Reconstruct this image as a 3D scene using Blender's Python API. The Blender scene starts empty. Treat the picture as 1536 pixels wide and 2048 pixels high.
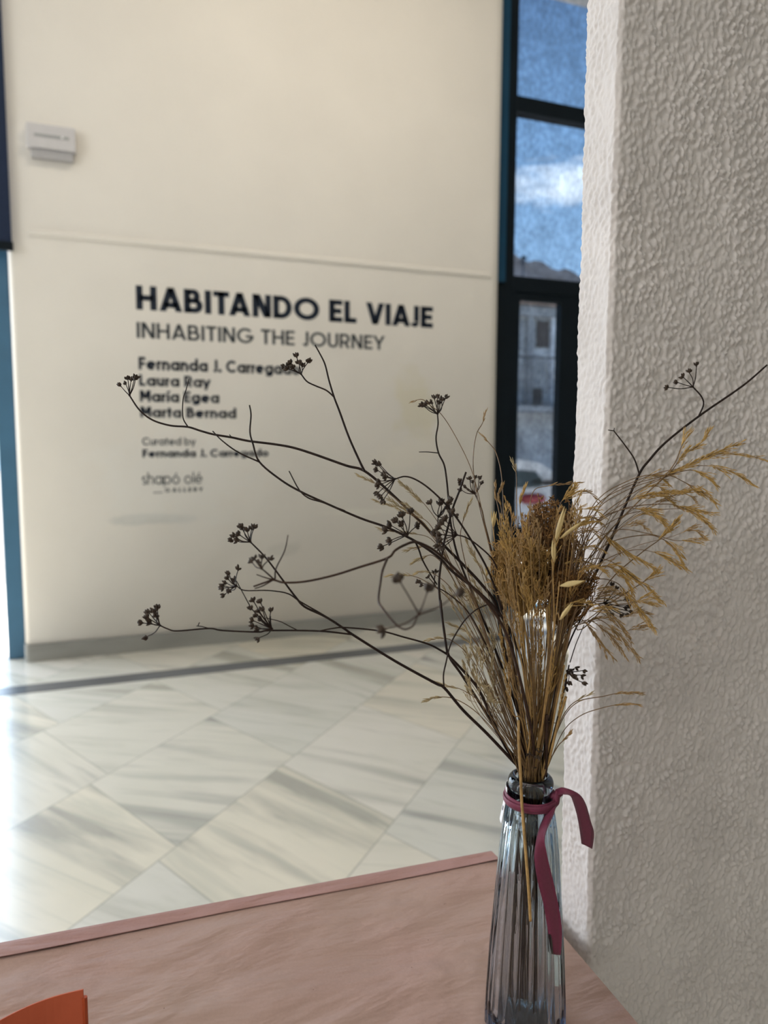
import bpy, math, random
import numpy as np
from mathutils import Vector, Matrix, Quaternion

random.seed(7)
C = bpy.context.scene.collection
sc = bpy.context.scene

# ------------------------------------------------------------------ camera
F = 1496.0
PIT, ROL, YAW, CZ = math.radians(5.822), math.radians(.242), math.radians(21.654), 1.175
def _rz(a): return Matrix(((math.cos(a), -math.sin(a), 0), (math.sin(a), math.cos(a), 0), (0, 0, 1)))
def _rx(a): return Matrix(((1, 0, 0), (0, math.cos(a), -math.sin(a)), (0, math.sin(a), math.cos(a))))
RM = _rz(ROL) @ _rx(PIT) @ Matrix(((1, 0, 0), (0, 0, -1), (0, 1, 0))) @ _rz(YAW)
CAM = Vector((0, 0, CZ))
cd = bpy.data.cameras.new('camera'); cam = bpy.data.objects.new('camera', cd); C.objects.link(cam)
X, Y, Z = Vector(RM[0]), -Vector(RM[1]), -Vector(RM[2])
cam.matrix_world = Matrix(((X.x, Y.x, Z.x, 0), (X.y, Y.y, Z.y, 0), (X.z, Y.z, Z.z, CZ), (0, 0, 0, 1)))
cd.sensor_fit = 'VERTICAL'; cd.sensor_height = 36; cd.sensor_width = 27; cd.lens = F / 2048 * 36
cd.clip_start = .01; cd.clip_end = 3000
cd.dof.use_dof = True; cd.dof.focus_distance = .57; cd.dof.aperture_fstop = 6.8
sc.camera = cam
sc.view_settings.view_transform = 'Standard'; sc.view_settings.look = 'None'
sc.view_settings.gamma = 1; sc.view_settings.use_curve_mapping = False
sc.view_settings.exposure = 0.0
try:
    sc.cycles.use_denoising = True; sc.cycles.max_bounces = 14; sc.cycles.transparent_max_bounces = 24
    sc.cycles.caustics_reflective = False; sc.cycles.caustics_refractive = False
    sc.cycles.sample_clamp_indirect = 8
except Exception: pass

# ------------------------------------------------------------------ sky, sun, lamps
def world():
    w = bpy.data.worlds.new('sky'); sc.world = w; w.use_nodes = True
    nt = w.node_tree; nt.nodes.clear(); N = nt.nodes.new; L = nt.links.new
    out = N('ShaderNodeOutputWorld'); bg = N('ShaderNodeBackground'); L(bg.outputs[0], out.inputs[0])
    tc = N('ShaderNodeTexCoord'); sep = N('ShaderNodeSeparateXYZ'); L(tc.outputs['Generated'], sep.inputs[0])
    r = N('ShaderNodeValToRGB'); L(sep.outputs[2], r.inputs[0])
    e = r.color_ramp.elements
    e[0].position = 0; e[0].color = (1.05, 1.55, 2.0, 1)
    e[1].position = .75; e[1].color = (.13, .26, .58, 1)
    for p, c in ((.20, (.78, 1.35, 2.05, 1)), (.36, (.50, .95, 1.6, 1)), (.48, (.27, .53, .98, 1))):
        k = e.new(p); k.color = c
    # one wispy cloud bank over the roofs
    mp = N('ShaderNodeMapping'); mp.inputs['Scale'].default_value = (2.2, 2.2, 9); L(tc.outputs['Generated'], mp.inputs[0])
    nz = N('ShaderNodeTexNoise'); nz.inputs['Scale'].default_value = 9; nz.inputs['Detail'].default_value = 6; L(mp.outputs[0], nz.inputs[0])
    d = N('ShaderNodeVectorMath'); d.operation = 'SUBTRACT'; L(tc.outputs['Generated'], d.inputs[0]); d.inputs[1].default_value = CLOUD
    ms = N('ShaderNodeMapping'); ms.inputs['Rotation'].default_value = (0, CLOUDROLL, 0); ms.inputs['Scale'].default_value = (13, 13, 36); L(d.outputs[0], ms.inputs[0])
    ln = N('ShaderNodeVectorMath'); ln.operation = 'LENGTH'; L(ms.outputs[0], ln.inputs[0])
    s = N('ShaderNodeMath'); s.operation = 'MULTIPLY_ADD'; L(nz.outputs[0], s.inputs[0]); s.inputs[1].default_value = 1.5; s.inputs[2].default_value = .2
    s2 = N('ShaderNodeMath'); s2.operation = 'SUBTRACT'; L(s.outputs[0], s2.inputs[0]); L(ln.outputs['Value'], s2.inputs[1])
    mr = N('ShaderNodeMapRange'); L(s2.outputs[0], mr.inputs[0]); mr.inputs[1].default_value = 0; mr.inputs[2].default_value = .55
    mx = N('ShaderNodeMix'); mx.data_type = 'RGBA'; L(mr.outputs[0], mx.inputs[0]); L(r.outputs[0], mx.inputs[6]); mx.inputs[7].default_value = (2.3, 2.7, 3.1, 1)
    L(mx.outputs[2], bg.inputs[0]); bg.inputs[1].default_value = 1.0
def ray(px, py): return (RM.transposed() @ Vector(((px - 768) / F, (py - 1024) / F, 1)))
def at(px, py, D): return CAM + ray(px, py) * D
def on_z(px, py, z): d = ray(px, py); return CAM + d * ((z - CZ) / d.z)
def on_y(px, py, y): d = ray(px, py); return CAM + d * (y / d.y)
def on_x(px, py, x): d = ray(px, py); return CAM + d * (x / d.x)
def pix(p):
    c = RM @ (Vector(p) - CAM); return c.x / c.z * F + 768, c.y / c.z * F + 1024, c.z
CLOUD = tuple(ray(1134, 366).normalized()); CLOUDROLL = math.radians(16)
world()
def lamp(name, kind, loc, target, energy, col, size=None, size_y=None):
    l = bpy.data.lights.new(name, kind); o = bpy.data.objects.new(name, l); C.objects.link(o)
    o.location = loc; o.rotation_euler = (Vector(target) - Vector(loc)).to_track_quat('-Z', 'Y').to_euler()
    l.energy = energy; l.color = col
    if size:
        l.shape = 'RECTANGLE'; l.size = size; l.size_y = size_y or size
    return o
SUN = lamp('sun', 'SUN', (4, 14, 16), (1.5, 4.3, 0), 13.0, (1, .95, .86)); SUN.data.angle = math.radians(.6)
lamp('ceiling_lamp_warm', 'AREA', (1.3, 2.2, 4.45), (1.2, 3.6, 1.4), 27, (1, .90, .74), .6, .4)
lamp('ceiling_lamp_room', 'AREA', (-2.2, -1.5, 4.45), (-2.0, -1.2, 0), 22, (1, .93, .84), 2.2, 1.6)
lamp('side_fill_light', 'AREA', (-5.8, -.5, 2.0), (0.4, 1.2, 1.2), 135, (.93, .96, 1), 2.6, 2.6)  # unseen area light added for the pillar relief; that wall has no window
lamp('door_daylight', 'AREA', (-2.15, 4.8, 2.1), (-1.6, 1.0, 1.2), 225, (.80, .90, 1), 3.3, 3.9)

# ------------------------------------------------------------------ materials
def mat(name, col, rough=.6, spec=.5, metal=0, noise=None, bump=None, sheen=0, trans=0, sss=0):
    m = bpy.data.materials.new(name); m.use_nodes = True; nt = m.node_tree
    b = nt.nodes['Principled BSDF']; b.inputs['Roughness'].default_value = rough
    b.inputs['Base Color'].default_value = (*col, 1); b.inputs['Metallic'].default_value = metal
    b.inputs['Specular IOR Level'].default_value = spec
    if sheen: b.inputs['Sheen Weight'].default_value = sheen
    tc = nt.nodes.new('ShaderNodeTexCoord')
    if noise:
        sc_, amt = noise[:2]; stretch = noise[2] if len(noise) > 2 else (1, 1, 1)
        mp = nt.nodes.new('ShaderNodeMapping'); mp.inputs['Scale'].default_value = stretch; nt.links.new(tc.outputs['Object'], mp.inputs[0])
        n = nt.nodes.new('ShaderNodeTexNoise'); n.inputs['Scale'].default_value = sc_; n.inputs['Detail'].default_value = 5
        nt.links.new(mp.outputs[0], n.inputs[0])
        r = nt.nodes.new('ShaderNodeValToRGB'); nt.links.new(n.outputs[0], r.inputs[0])
        r.color_ramp.elements[0].position = .3; r.color_ramp.elements[1].position = .7
        r.color_ramp.elements[0].color = (*[max(0, c * (1 - amt)) for c in col], 1)
        r.color_ramp.elements[1].color = (*[min(1, c * (1 + amt)) for c in col], 1)
        nt.links.new(r.outputs[0], b.inputs['Base Color'])
    if bump:
        n2 = nt.nodes.new('ShaderNodeTexNoise'); n2.inputs['Scale'].default_value = bump[0]; n2.inputs['Detail'].default_value = 6
        nt.links.new(tc.outputs['Object'], n2.inputs[0])
        bp = nt.nodes.new('ShaderNodeBump'); bp.inputs['Strength'].default_value = bump[1]; bp.inputs['Distance'].default_value = bump[2]
        nt.links.new(n2.outputs[0], bp.inputs['Height']); nt.links.new(bp.outputs[0], b.inputs['Normal'])
    return m

class NG:   # tiny node graph helper
    def __init__(s, m): s.nt = m.node_tree
    def n(s, t): return s.nt.nodes.new(t)
    def l(s, a, b): s.nt.links.new(a, b)
    def m(s, op, a, b=None, c=None):
        n = s.n('ShaderNodeMath'); n.operation = op
        for i, v in enumerate((a, b, c)):
            if v is None: continue
            if isinstance(v, (int, float)): n.inputs[i].default_value = v
            else: s.l(v, n.inputs[i])
        return n.outputs[0]
    def mix(s, f, a, b, mode='MIX'):
        n = s.n('ShaderNodeMix'); n.data_type = 'RGBA'; n.blend_type = mode
        for k, v in ((0, f), (6, a), (7, b)):
            if isinstance(v, (int, float)): n.inputs[k].default_value = v
            elif isinstance(v, tuple): n.inputs[k].default_value = (*v, 1)
            else: s.l(v, n.inputs[k])
        return n.outputs[2]
    def ramp(s, v, pts):
        r = s.n('ShaderNodeValToRGB'); s.l(v, r.inputs[0]); e = r.color_ramp.elements
        e[0].position, e[0].color = pts[0][0], (*pts[0][1], 1); e[1].position, e[1].color = pts[-1][0], (*pts[-1][1], 1)
        for p, c in pts[1:-1]: k = e.new(p); k.color = (*c, 1)
        return r.outputs[0]
    def comb(s, x, y, z):
        n = s.n('ShaderNodeCombineXYZ')
        for i, v in enumerate((x, y, z)):
            if isinstance(v, (int, float)): n.inputs[i].default_value = v
            else: s.l(v, n.inputs[i])
        return n.outputs[0]
    def noise(s, vec, scale, detail=5, rough=.5, dist=0):
        n = s.n('ShaderNodeTexNoise'); s.l(vec, n.inputs[0]); n.inputs['Scale'].default_value = scale
        n.inputs['Detail'].default_value = detail; n.inputs['Roughness'].default_value = rough; n.inputs['Distortion'].default_value = dist
        return n.outputs[0]

def marble_floor():
    m = bpy.data.materials.new('marble_tiles'); m.use_nodes = True; g = NG(m); b = m.node_tree.nodes['Principled BSDF']
    geo = g.n('ShaderNodeNewGeometry'); sp = g.n('ShaderNodeSeparateXYZ'); g.l(geo.outputs['Position'], sp.inputs[0])
    x, y = sp.outputs[0], sp.outputs[1]
    a = g.m('DIVIDE', g.m('SUBTRACT', g.m('SUBTRACT', y, x), 1.91), .73)
    row = g.m('FLOOR', a); rf = g.m('FRACT', a)
    off = g.m('MULTIPLY_ADD', row, .18, 1.06)
    s_ = g.m('DIVIDE', g.m('SUBTRACT', g.m('ADD', g.m('MULTIPLY', x, 2.2), y), off), 1.5)
    col = g.m('FLOOR', s_); cf = g.m('FRACT', s_)
    wn = g.n('ShaderNodeTexWhiteNoise'); wn.noise_dimensions = '2D'; g.l(g.comb(row, col, 0), wn.inputs['Vector'])
    h = wn.outputs['Value']; hs = g.n('ShaderNodeSeparateColor'); g.l(wn.outputs['Color'], hs.inputs[0])
    t = g.m('MULTIPLY', g.m('ADD', x, y), .7071); p = g.m('MULTIPLY', g.m('SUBTRACT', y, x), .7071)
    ang = g.m('MULTIPLY', g.m('SUBTRACT', hs.outputs[1], .45), .75)
    vr = g.n('ShaderNodeVectorRotate'); vr.rotation_type = 'Z_AXIS'; g.l(g.comb(t, p, 0), vr.inputs['Vector']); g.l(ang, vr.inputs['Angle'])
    vs = g.n('ShaderNodeSeparateXYZ'); g.l(vr.outputs[0], vs.inputs[0])
    base = g.comb(g.m('MULTIPLY', vs.outputs[0], 7.5), g.m('MULTIPLY_ADD', h, 37, g.m('MULTIPLY', vs.outputs[1], .75)), h)
    v1 = g.noise(base, 1.0, 5, .55, .5)
    v2 = g.noise(g.comb(g.m('MULTIPLY', vs.outputs[0], 16), g.m('MULTIPLY_ADD', h, 91, g.m('MULTIPLY', vs.outputs[1], 1.6)), h), 1.0, 4, .6, .8)
    tint = g.ramp(hs.outputs[2], [(0, (.72, .655, .53)), (.35, (.71, .675, .61)), (.65, (.64, .625, .57)), (1, (.75, .69, .57))])
    veinc = g.ramp(hs.outputs[0], [(0, (.28, .28, .275)), (.5, (.36, .35, .29)), (1, (.33, .32, .30))])
    f1 = g.ramp(v1, [(.34, (.85, .85, .85)), (.42, (.34, .34, .34)), (.49, (.04, .04, .04)), (.60, (.0, .0, .0)), (.70, (.45, .45, .45))])
    f2 = g.ramp(v2, [(.34, (.45, .45, .45)), (.46, (0, 0, 0))])
    c = g.mix(f1, tint, veinc); c = g.mix(f2, c, (.46, .46, .40))
    cl = g.noise(geo.outputs['Position'], 3.2, 3); c = g.mix(g.ramp(cl, [(.4, (0, 0, 0)), (.75, (.35, .35, .35))]), c, (.56, .55, .46))
    j1 = g.m('LESS_THAN', g.m('ABSOLUTE', g.m('SUBTRACT', rf, .5)), .4945)
    j2 = g.m('LESS_THAN', g.m('ABSOLUTE', g.m('SUBTRACT', cf, .5)), .4955)
    j = g.m('MULTIPLY', j1, j2)
    c = g.mix(g.m('MULTIPLY', g.m('SUBTRACT', 1, j), .55), c, (.33, .32, .28))
    g.l(c, b.inputs['Base Color'])
    rn = g.noise(geo.outputs['Position'], 5, 4)
    rr = g.n('ShaderNodeMapRange'); g.l(rn, rr.inputs[0]); rr.inputs[3].default_value = .17; rr.inputs[4].default_value = .30
    g.l(rr.outputs[0], b.inputs['Roughness']); b.inputs['Specular IOR Level'].default_value = .55; b.inputs['Coat Weight'].default_value = .45; b.inputs['Coat Roughness'].default_value = .14
    return m

def plaster(name, col, spots=()):
    m = bpy.data.materials.new(name); m.use_nodes = True; g = NG(m); b = m.node_tree.nodes['Principled BSDF']
    geo = g.n('ShaderNodeNewGeometry'); P = geo.outputs['Position']
    n = g.noise(P, 1.6, 5, .55)
    c = g.mix(g.ramp(n, [(.35, (0, 0, 0)), (.7, (1, 1, 1))]), tuple(k * .965 for k in col), tuple(min(1, k * 1.02) for k in col))
    for (cx, cz, rx, rz, sc2, amt) in spots:     # worn, scuffed patches of the plaster
        d = g.n('ShaderNodeVectorMath'); d.operation = 'SUBTRACT'; g.l(P, d.inputs[0]); d.inputs[1].default_value = (cx, 4.19, cz)
        e = g.n('ShaderNodeVectorMath'); e.operation = 'MULTIPLY'; g.l(d.outputs[0], e.inputs[0]); e.inputs[1].default_value = (1 / rx, 0, 1 / rz)
        ln = g.n('ShaderNodeVectorMath'); ln.operation = 'LENGTH'; g.l(e.outputs[0], ln.inputs[0])
        k = g.m('SUBTRACT', g.m('MULTIPLY_ADD', g.noise(P, 7, 6, .6), 1.7, .15), ln.outputs['Value'])
        mr = g.n('ShaderNodeMapRange'); g.l(k, mr.inputs[0]); mr.inputs[2].default_value = .45; mr.inputs[4].default_value = amt
        c = g.mix(mr.outputs[0], c, sc2)
    g.l(c, b.inputs['Base Color']); b.inputs['Roughness'].default_value = .72; b.inputs['Specular IOR Level'].default_value = .25
    bp = g.n('ShaderNodeBump'); bp.inputs['Strength'].default_value = .35; bp.inputs['Distance'].default_value = .02
    g.l(g.noise(P, 5, 4), bp.inputs['Height']); g.l(bp.outputs[0], b.inputs['Normal'])
    return m

def glass(name, col, rough=.0, ior=1.5):
    m = bpy.data.materials.new(name); m.use_nodes = True; b = m.node_tree.nodes['Principled BSDF']; va = m.node_tree.nodes.new('ShaderNodeVolumeAbsorption'); va.inputs[0].default_value = (.42, .60, .74, 1); va.inputs[1].default_value = 85
    m.node_tree.links.new(va.outputs[0], m.node_tree.nodes['Material Output'].inputs['Volume'])
    b.inputs['Base Color'].default_value = (*col, 1); b.inputs['Transmission Weight'].default_value = 1
    b.inputs['Roughness'].default_value = rough; b.inputs['IOR'].default_value = ior
    return m

def film_pane(name, t0, t1, scale=260):
    m = bpy.data.materials.new(name); m.use_nodes = True; g = NG(m); nt = m.node_tree
    nt.nodes.remove(nt.nodes['Principled BSDF']); out = nt.nodes['Material Output']
    geo = g.n('ShaderNodeNewGeometry'); mp = g.n('ShaderNodeMapping'); mp.inputs['Scale'].default_value = (1, 1, .55); g.l(geo.outputs['Position'], mp.inputs[0])
    n = g.noise(mp.outputs[0], 55, 5, .62); n2 = g.noise(geo.outputs['Position'], 9, 4)
    c = g.ramp(n, [(.34, t0), (.66, t1)]); c2 = g.ramp(n2, [(.35, (.86, .86, .86)), (.65, (1, 1, 1))])
    c = g.mix(1.0, c, c2, 'MULTIPLY')
    tr = g.n('ShaderNodeBsdfTransparent'); g.l(c, tr.inputs[0]); gl = g.n('ShaderNodeBsdfGlossy'); gl.inputs['Roughness'].default_value = .08
    mx = g.n('ShaderNodeMixShader'); mx.inputs[0].default_value = .035; g.l(tr.outputs[0], mx.inputs[1]); g.l(gl.outputs[0], mx.inputs[2])
    g.l(mx.outputs[0], out.inputs[0]); return m

M = dict(
    floor=marble_floor(),
    wall=plaster('white_wall_plaster', (.80, .752, .69), [(1.86, 1.36, .17, .22, (.74, .68, .52), .6), (1.8, 1.06, .22, .12, (.86, .80, .70), .5), (.31, .72, .26, .035, (.56, .56, .53), .6), (.45, .95, .5, .3, (.80, .78, .74), .4), (1.05, .52, .12, .05, (.66, .63, .57), .55), (1.5, .72, .3, .03, (.86, .82, .74), .6)]),
    room=plaster('room_wall_paint', (.78, .76, .71)),
    ceiling=plaster('ceiling_paint', (.84, .83, .80)),
    stucco=mat('rough_stucco', (.655, .60, .57), .85, .2, noise=(14, .06), bump=(900, .25, .0006)),
    skirting=mat('grey_marble_skirting', (.25, .245, .225), .3, .5, noise=(2.2, .16, (1, 1, 3))),
    band=mat('dark_marble_band', (.11, .115, .125), .26, .5, noise=(1.3, .3, (1, 3, 1))),
    bluemetal=mat('petrol_blue_metal', (.045, .13, .22), .38, .5, noise=(6, .08)),
    bluelit=mat('lit_edge_blue_metal', (.008, .05, .10), .5, .2, noise=(6, .08)),  # frame blue where light catches its edge, put into the colour
    blacknavy=mat('backlit_navy_metal', (.005, .009, .013), .5, .12, noise=(6, .1)),  # backlit shade put into the frames' blue; also the blind's own dark navy
    blind=mat('navy_blind_fabric', (.018, .028, .06), .8, .2, noise=(90, .12)),
    vinyl=mat('navy_black_vinyl', (.008, .014, .028), .55, .3, noise=(40, .1)),
    vinylgrey=mat('charcoal_vinyl', (.045, .052, .06), .55, .3, noise=(40, .1)),
    plastic=mat('off_white_plastic', (.60, .575, .58), .45, .4, noise=(30, .03)),
    lens=mat('grey_diffuser_plastic', (.42, .405, .41), .5, .4, noise=(30, .03)),
    slot=mat('grey_slot', (.36, .36, .36), .6, .3, noise=(30, .03)),
    led=mat('white_indicator', (.9, .9, .88), .3, noise=(30, .02)),
    paper=None, paperlip=None, tablewood=mat('pale_table_wood', (.45, .33, .22), .5, noise=(4, .15, (1, 8, 8))),
    steel=mat('grey_steel', (.35, .35, .36), .4, metal=.8, noise=(8, .1)),
    orange=mat('orange_paper', (.58, .125, .055), .42, .4, noise=(25, .05)),
    orangedark=mat('deep_orange_paper', (.42, .07, .02), .45, .4, noise=(25, .05)),
    glass=glass('smoky_blue_glass', (.90, .94, .96)),
    ribbon=mat('burgundy_satin_ribbon', (.165, .028, .060), .5, .3, noise=(500, .07), sheen=.08),
    sticker=mat('white_sticker', (.80, .78, .80), .5, noise=(300, .03)),
    ink=mat('grey_ink', (.2, .2, .22), .6, noise=(300, .05)),
    stalk=mat('dark_brown_fennel_stem', (.020, .0105, .0075), .6, .2, noise=(160, .4)),
    stalkred=mat('reddish_brown_stem', (.042, .022, .014), .6, .2, noise=(160, .35)),
    seed=mat('dark_brown_seed', (.048, .031, .020), .6, .3, noise=(420, .5)),
    straw=mat('golden_straw', (.36, .215, .075), .55, .4, noise=(180, .3)),
    grassdark=mat('brown_grass_stem', (.15, .085, .035), .55, .4, noise=(180, .35)),
    spike=mat('tan_grass_spikelet', (.30, .185, .075), .6, .3, noise=(300, .35)),
    spikegold=mat('golden_grass_spikelet', (.40, .245, .075), .6, .3, noise=(300, .3)),
    spikepale=mat('pale_grass_spikelet', (.37, .285, .155), .6, .3, noise=(300, .3)),
    oat=mat('papery_oat_husk', (.56, .42, .19), .5, .4, noise=(220, .15, (1, 1, .2))),
    nest=mat('rust_brown_carrot_seed_head', (.21, .105, .034), .7, .2, noise=(200, .45)),
    nestdark=mat('dark_brown_carrot_ray', (.13, .065, .022), .7, .2, noise=(200, .45)),
    nestgold=mat('golden_brown_carrot_seed_head', (.34, .20, .066), .7, .2, noise=(200, .4)),
    stone=mat('pavement_stone', (.80, .78, .74), .8, .3, noise=(2, .12)),
    asphalt=mat('street_asphalt', (.55, .54, .52), .85, .3, noise=(3, .1)),
    house=mat('white_house_render', (.62, .62, .61), .85, .2, noise=(1.2, .10)),
    wing=mat('bright_white_house_render', (.86, .87, .88), .85, .2, noise=(1.2, .06)),
    housegrey=mat('grey_house_render', (.42, .42, .42), .85, .2, noise=(1.2, .10)),
    shutter=mat('brown_shutter_wood', (.085, .065, .055), .6, noise=(6, .2, (8, 1, 1))),
    iron=mat('grey_balcony_iron', (.10, .10, .105), .5, metal=.3, noise=(9, .1)),
    tile=mat('clay_roof_tile', (.22, .15, .12), .8, noise=(5, .3)),
    hill=mat('hazy_mountain_scrub', (.085, .10, .125), .95, .1, noise=(.03, .35)),
    car=mat('white_car_paint', (.72, .72, .72), .25, .5, noise=(2, .03)),
    carglass=mat('dark_car_glass', (.03, .045, .045), .08, .6, noise=(3, .4)),
    rubber=mat('black_rubber', (.015, .015, .016), .8, noise=(30, .2)),
    redlens=mat('red_lamp_lens', (.38, .03, .035), .3, .5, noise=(20, .15)),
    chrome=mat('grey_wheel_metal', (.4, .4, .42), .3, metal=.9, noise=(10, .1)),
    pane=film_pane('speckled_window_film', (.52, .54, .57), (.74, .75, .77)),
    clearpane=film_pane('clear_door_glass', (.88, .90, .90), (.93, .94, .94)),
)
def paper_mat(name, col):
    m = bpy.data.materials.new(name); m.use_nodes = True; g = NG(m); b = m.node_tree.nodes['Principled BSDF']
    geo = g.n('ShaderNodeNewGeometry'); P = geo.outputs['Position']
    f = g.noise(P, 420, 4, .7); blo = g.noise(P, 9, 4)
    c = g.mix(g.ramp(f, [(.3, (0, 0, 0)), (.7, (1, 1, 1))]), tuple(k * .93 for k in col), tuple(k * 1.06 for k in col))
    c = g.mix(g.ramp(blo, [(.35, (0, 0, 0)), (.7, (.6, .6, .6))]), c, (col[0] * .97, col[1] * 1.07, col[2] * 1.03))
    sp = g.noise(P, 190, 2); c = g.mix(g.ramp(sp, [(.755, (0, 0, 0)), (.775, (.7, .7, .7))]), c, (.16, .08, .07))
    g.l(c, b.inputs['Base Color']); b.inputs['Roughness'].default_value = .7; b.inputs['Specular IOR Level'].default_value = .3
    bp = g.n('ShaderNodeBump'); bp.inputs['Strength'].default_value = .6; bp.inputs['Distance'].default_value = .03
    mp = g.n('ShaderNodeMapping'); mp.inputs['Rotation'].default_value = (0, 0, .5); mp.inputs['Scale'].default_value = (.6, 1.5, 1); g.l(P, mp.inputs[0])
    g.l(g.noise(mp.outputs[0], 13, 4, .45, .25), bp.inputs['Height']); g.l(bp.outputs[0], b.inputs['Normal'])
    return m
M['paper'] = paper_mat('pink_kraft_paper', (.42, .27, .23)); M['paperlip'] = paper_mat('pink_kraft_paper_fold', (.40, .222, .20))

# ------------------------------------------------------------------ mesh helpers
class MB:
    def __init__(s): s.v = []; s.f = []
    def add(s, vs, fs):
        b = len(s.v); s.v += [tuple(p) for p in vs]; s.f += [tuple(b + i for i in f) for f in fs]; return s
    def box(s, a, b):
        (x0, y0, z0), (x1, y1, z1) = a, b
        return s.add([(x0, y0, z0), (x1, y0, z0), (x1, y1, z0), (x0, y1, z0), (x0, y0, z1), (x1, y0, z1), (x1, y1, z1), (x0, y1, z1)],
                     [(0, 3, 2, 1), (4, 5, 6, 7), (0, 1, 5, 4), (1, 2, 6, 5), (2, 3, 7, 6), (3, 0, 4, 7)])
    def tube(s, pts, rad, n=6, cap=True):
        pts = [Vector(p) for p in pts]; k = len(pts)
        if not isinstance(rad, (list, tuple)): rad = [rad] * k
        t0 = (pts[1] - pts[0]).normalized(); nrm = t0.orthogonal().normalized(); vs = []
        for i, p in enumerate(pts):
            t = (pts[min(i + 1, k - 1)] - pts[max(i - 1, 0)]);
            t = t.normalized() if t.length > 1e-9 else t0
            nrm = nrm - t * nrm.dot(t); nrm = nrm.normalized() if nrm.length > 1e-6 else t.orthogonal().normalized()
            bn = t.cross(nrm)
            for j in range(n):
                a = 2 * math.pi * j / n; vs.append(p + (nrm * math.cos(a) + bn * math.sin(a)) * rad[i])
        fs = [(i * n + j, i * n + (j + 1) % n, (i + 1) * n + (j + 1) % n, (i + 1) * n + j) for i in range(k - 1) for j in range(n)]
        if cap: fs += [tuple(range(n - 1, -1, -1)), tuple((k - 1) * n + j for j in range(n))]
        return s.add(vs, fs)
    def spindle(s, a, b, r, n=5, rings=((.0, .12), (.25, .85), (.55, 1), (.82, .6), (1, .08)), flat=1.0):
        a, b = Vector(a), Vector(b); t = (b - a).normalized(); u = t.orthogonal().normalized(); w = t.cross(u); vs = []
        for f, q in rings:
            for j in range(n):
                g = 2 * math.pi * j / n; vs.append(a.lerp(b, f) + (u * math.cos(g) + w * math.sin(g) * flat) * r * q)
        k = len(rings)
        fs = [(i * n + j, i * n + (j + 1) % n, (i + 1) * n + (j + 1) % n, (i + 1) * n + j) for i in range(k - 1) for j in range(n)]
        fs += [tuple(range(n - 1, -1, -1)), tuple((k - 1) * n + j for j in range(n))]
        return s.add(vs, fs)
    def lathe(s, prof, n=32, center=(0, 0, 0)):   # prof: (r, z) closed loop around
        cx, cy, cz = center; k = len(prof); vs = []
        for r, z in prof:
            for j in range(n):
                a = 2 * math.pi * j / n; vs.append((cx + r * math.cos(a), cy + r * math.sin(a), cz + z))
        fs = [(i * n + j, i * n + (j + 1) % n, ((i + 1) % k) * n + (j + 1) % n, ((i + 1) % k) * n + j) for i in range(k) for j in range(n)]
        return s.add(vs, fs)
ORG = {}
def obj(name, mb, m, parent=None, smooth=False, bevel=0):
    me = bpy.data.meshes.new(name); o = bpy.data.objects.new(name, me)
    off = ORG.get(parent.name, Vector()) if parent else Vector()
    me.from_pydata([tuple(Vector(p) - off) for p in mb.v], [], mb.f); me.update()
    me.materials.append(m)
    if smooth:
        for p in me.polygons: p.use_smooth = True
    C.objects.link(o)
    if parent: o.parent = parent; ORG[o.name] = off
    if bevel:
        bv = o.modifiers.new('bevel', 'BEVEL'); bv.width = bevel; bv.segments = 2; bv.limit_method = 'ANGLE'
    return o
def tag(o, label, cat, group=None):
    o['label'] = label; o['category'] = cat
    if group: o['group'] = group
    return o
def thing(name, loc, label, cat, group=None):
    o = bpy.data.objects.new(name, None); C.objects.link(o); o.location = loc; o.empty_display_size = .02
    ORG[o.name] = Vector(loc); return tag(o, label, cat, group)
def struct(name, mb, m, **k):
    o = obj(name, mb, m, **k); o['kind'] = 'structure'; return o
def smooth_path(pts, per=6):
    P = [Vector(p) for p in pts]
    if len(P) < 3: return [P[0].lerp(P[-1], i / per) for i in range(per + 1)]
    P = [P[0] * 2 - P[1]] + P + [P[-1] * 2 - P[-2]]; out = []
    for i in range(1, len(P) - 2):
        a, b, c, d = P[i - 1:i + 3]
        for k in range(per):
            t = k / per
            out.append(.5 * ((2 * b) + (c - a) * t + (2 * a - 5 * b + 4 * c - d) * t * t + (3 * b - a - 3 * c + d) * t ** 3))
    return out + [P[-2]]

# ------------------------------------------------------------------ room shell
WY = 4.19          # inner face of the street wall
FY = 4.30          # plane of the glazing
H = 4.6
struct('floor', MB().box((-6, -4, -.12), (6.2, 4.42, 0)), M['floor'])
struct('ceiling', MB().box((-6, -4, H), (6.2, 4.6, H + .15)), M['ceiling'])
struct('wall_back', MB().box((-6, -4.2, 0), (6.2, -4, H)), M['room'])
struct('wall_left', MB().box((-6.2, -4.2, 0), (-6, 4.5, H)), M['room'])
struct('wall_far_right', MB().box((6.2, -4.2, 0), (6.4, 4.5, H)), M['room'])
def pier(x0, x1, r, z0, z1, y0=WY, y1=4.44, out=0.0):
    rl = .028; pr = [(x0, y1)]
    for i in range(9):
        a = math.pi + i / 8 * math.pi / 2; pr.append((x0 + rl + math.cos(a) * rl, y0 + rl + math.sin(a) * rl))
    for i in range(9):
        a = 1.5 * math.pi + i / 8 * math.pi / 2; pr.append((x1 - r + math.cos(a) * r, y0 + r + math.sin(a) * r))
    pr.append((x1, y1)); n = len(pr); mb = MB()
    mb.add([(x, y, z) for z in (z0, z1) for x, y in pr],
           [(i, (i + 1) % n, n + (i + 1) % n, n + i) for i in range(n)] + [tuple(range(n - 1, -1, -1)), tuple(range(n, 2 * n))])
    return mb
struct('wall_front', pier(-.327, 2.455, .085, 0, H), M['wall'], smooth=False)
bpy.data.objects['wall_front'].data.polygons.foreach_set('use_smooth', [len(p.vertices) == 4 for p in bpy.data.objects['wall_front'].data.polygons])
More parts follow.
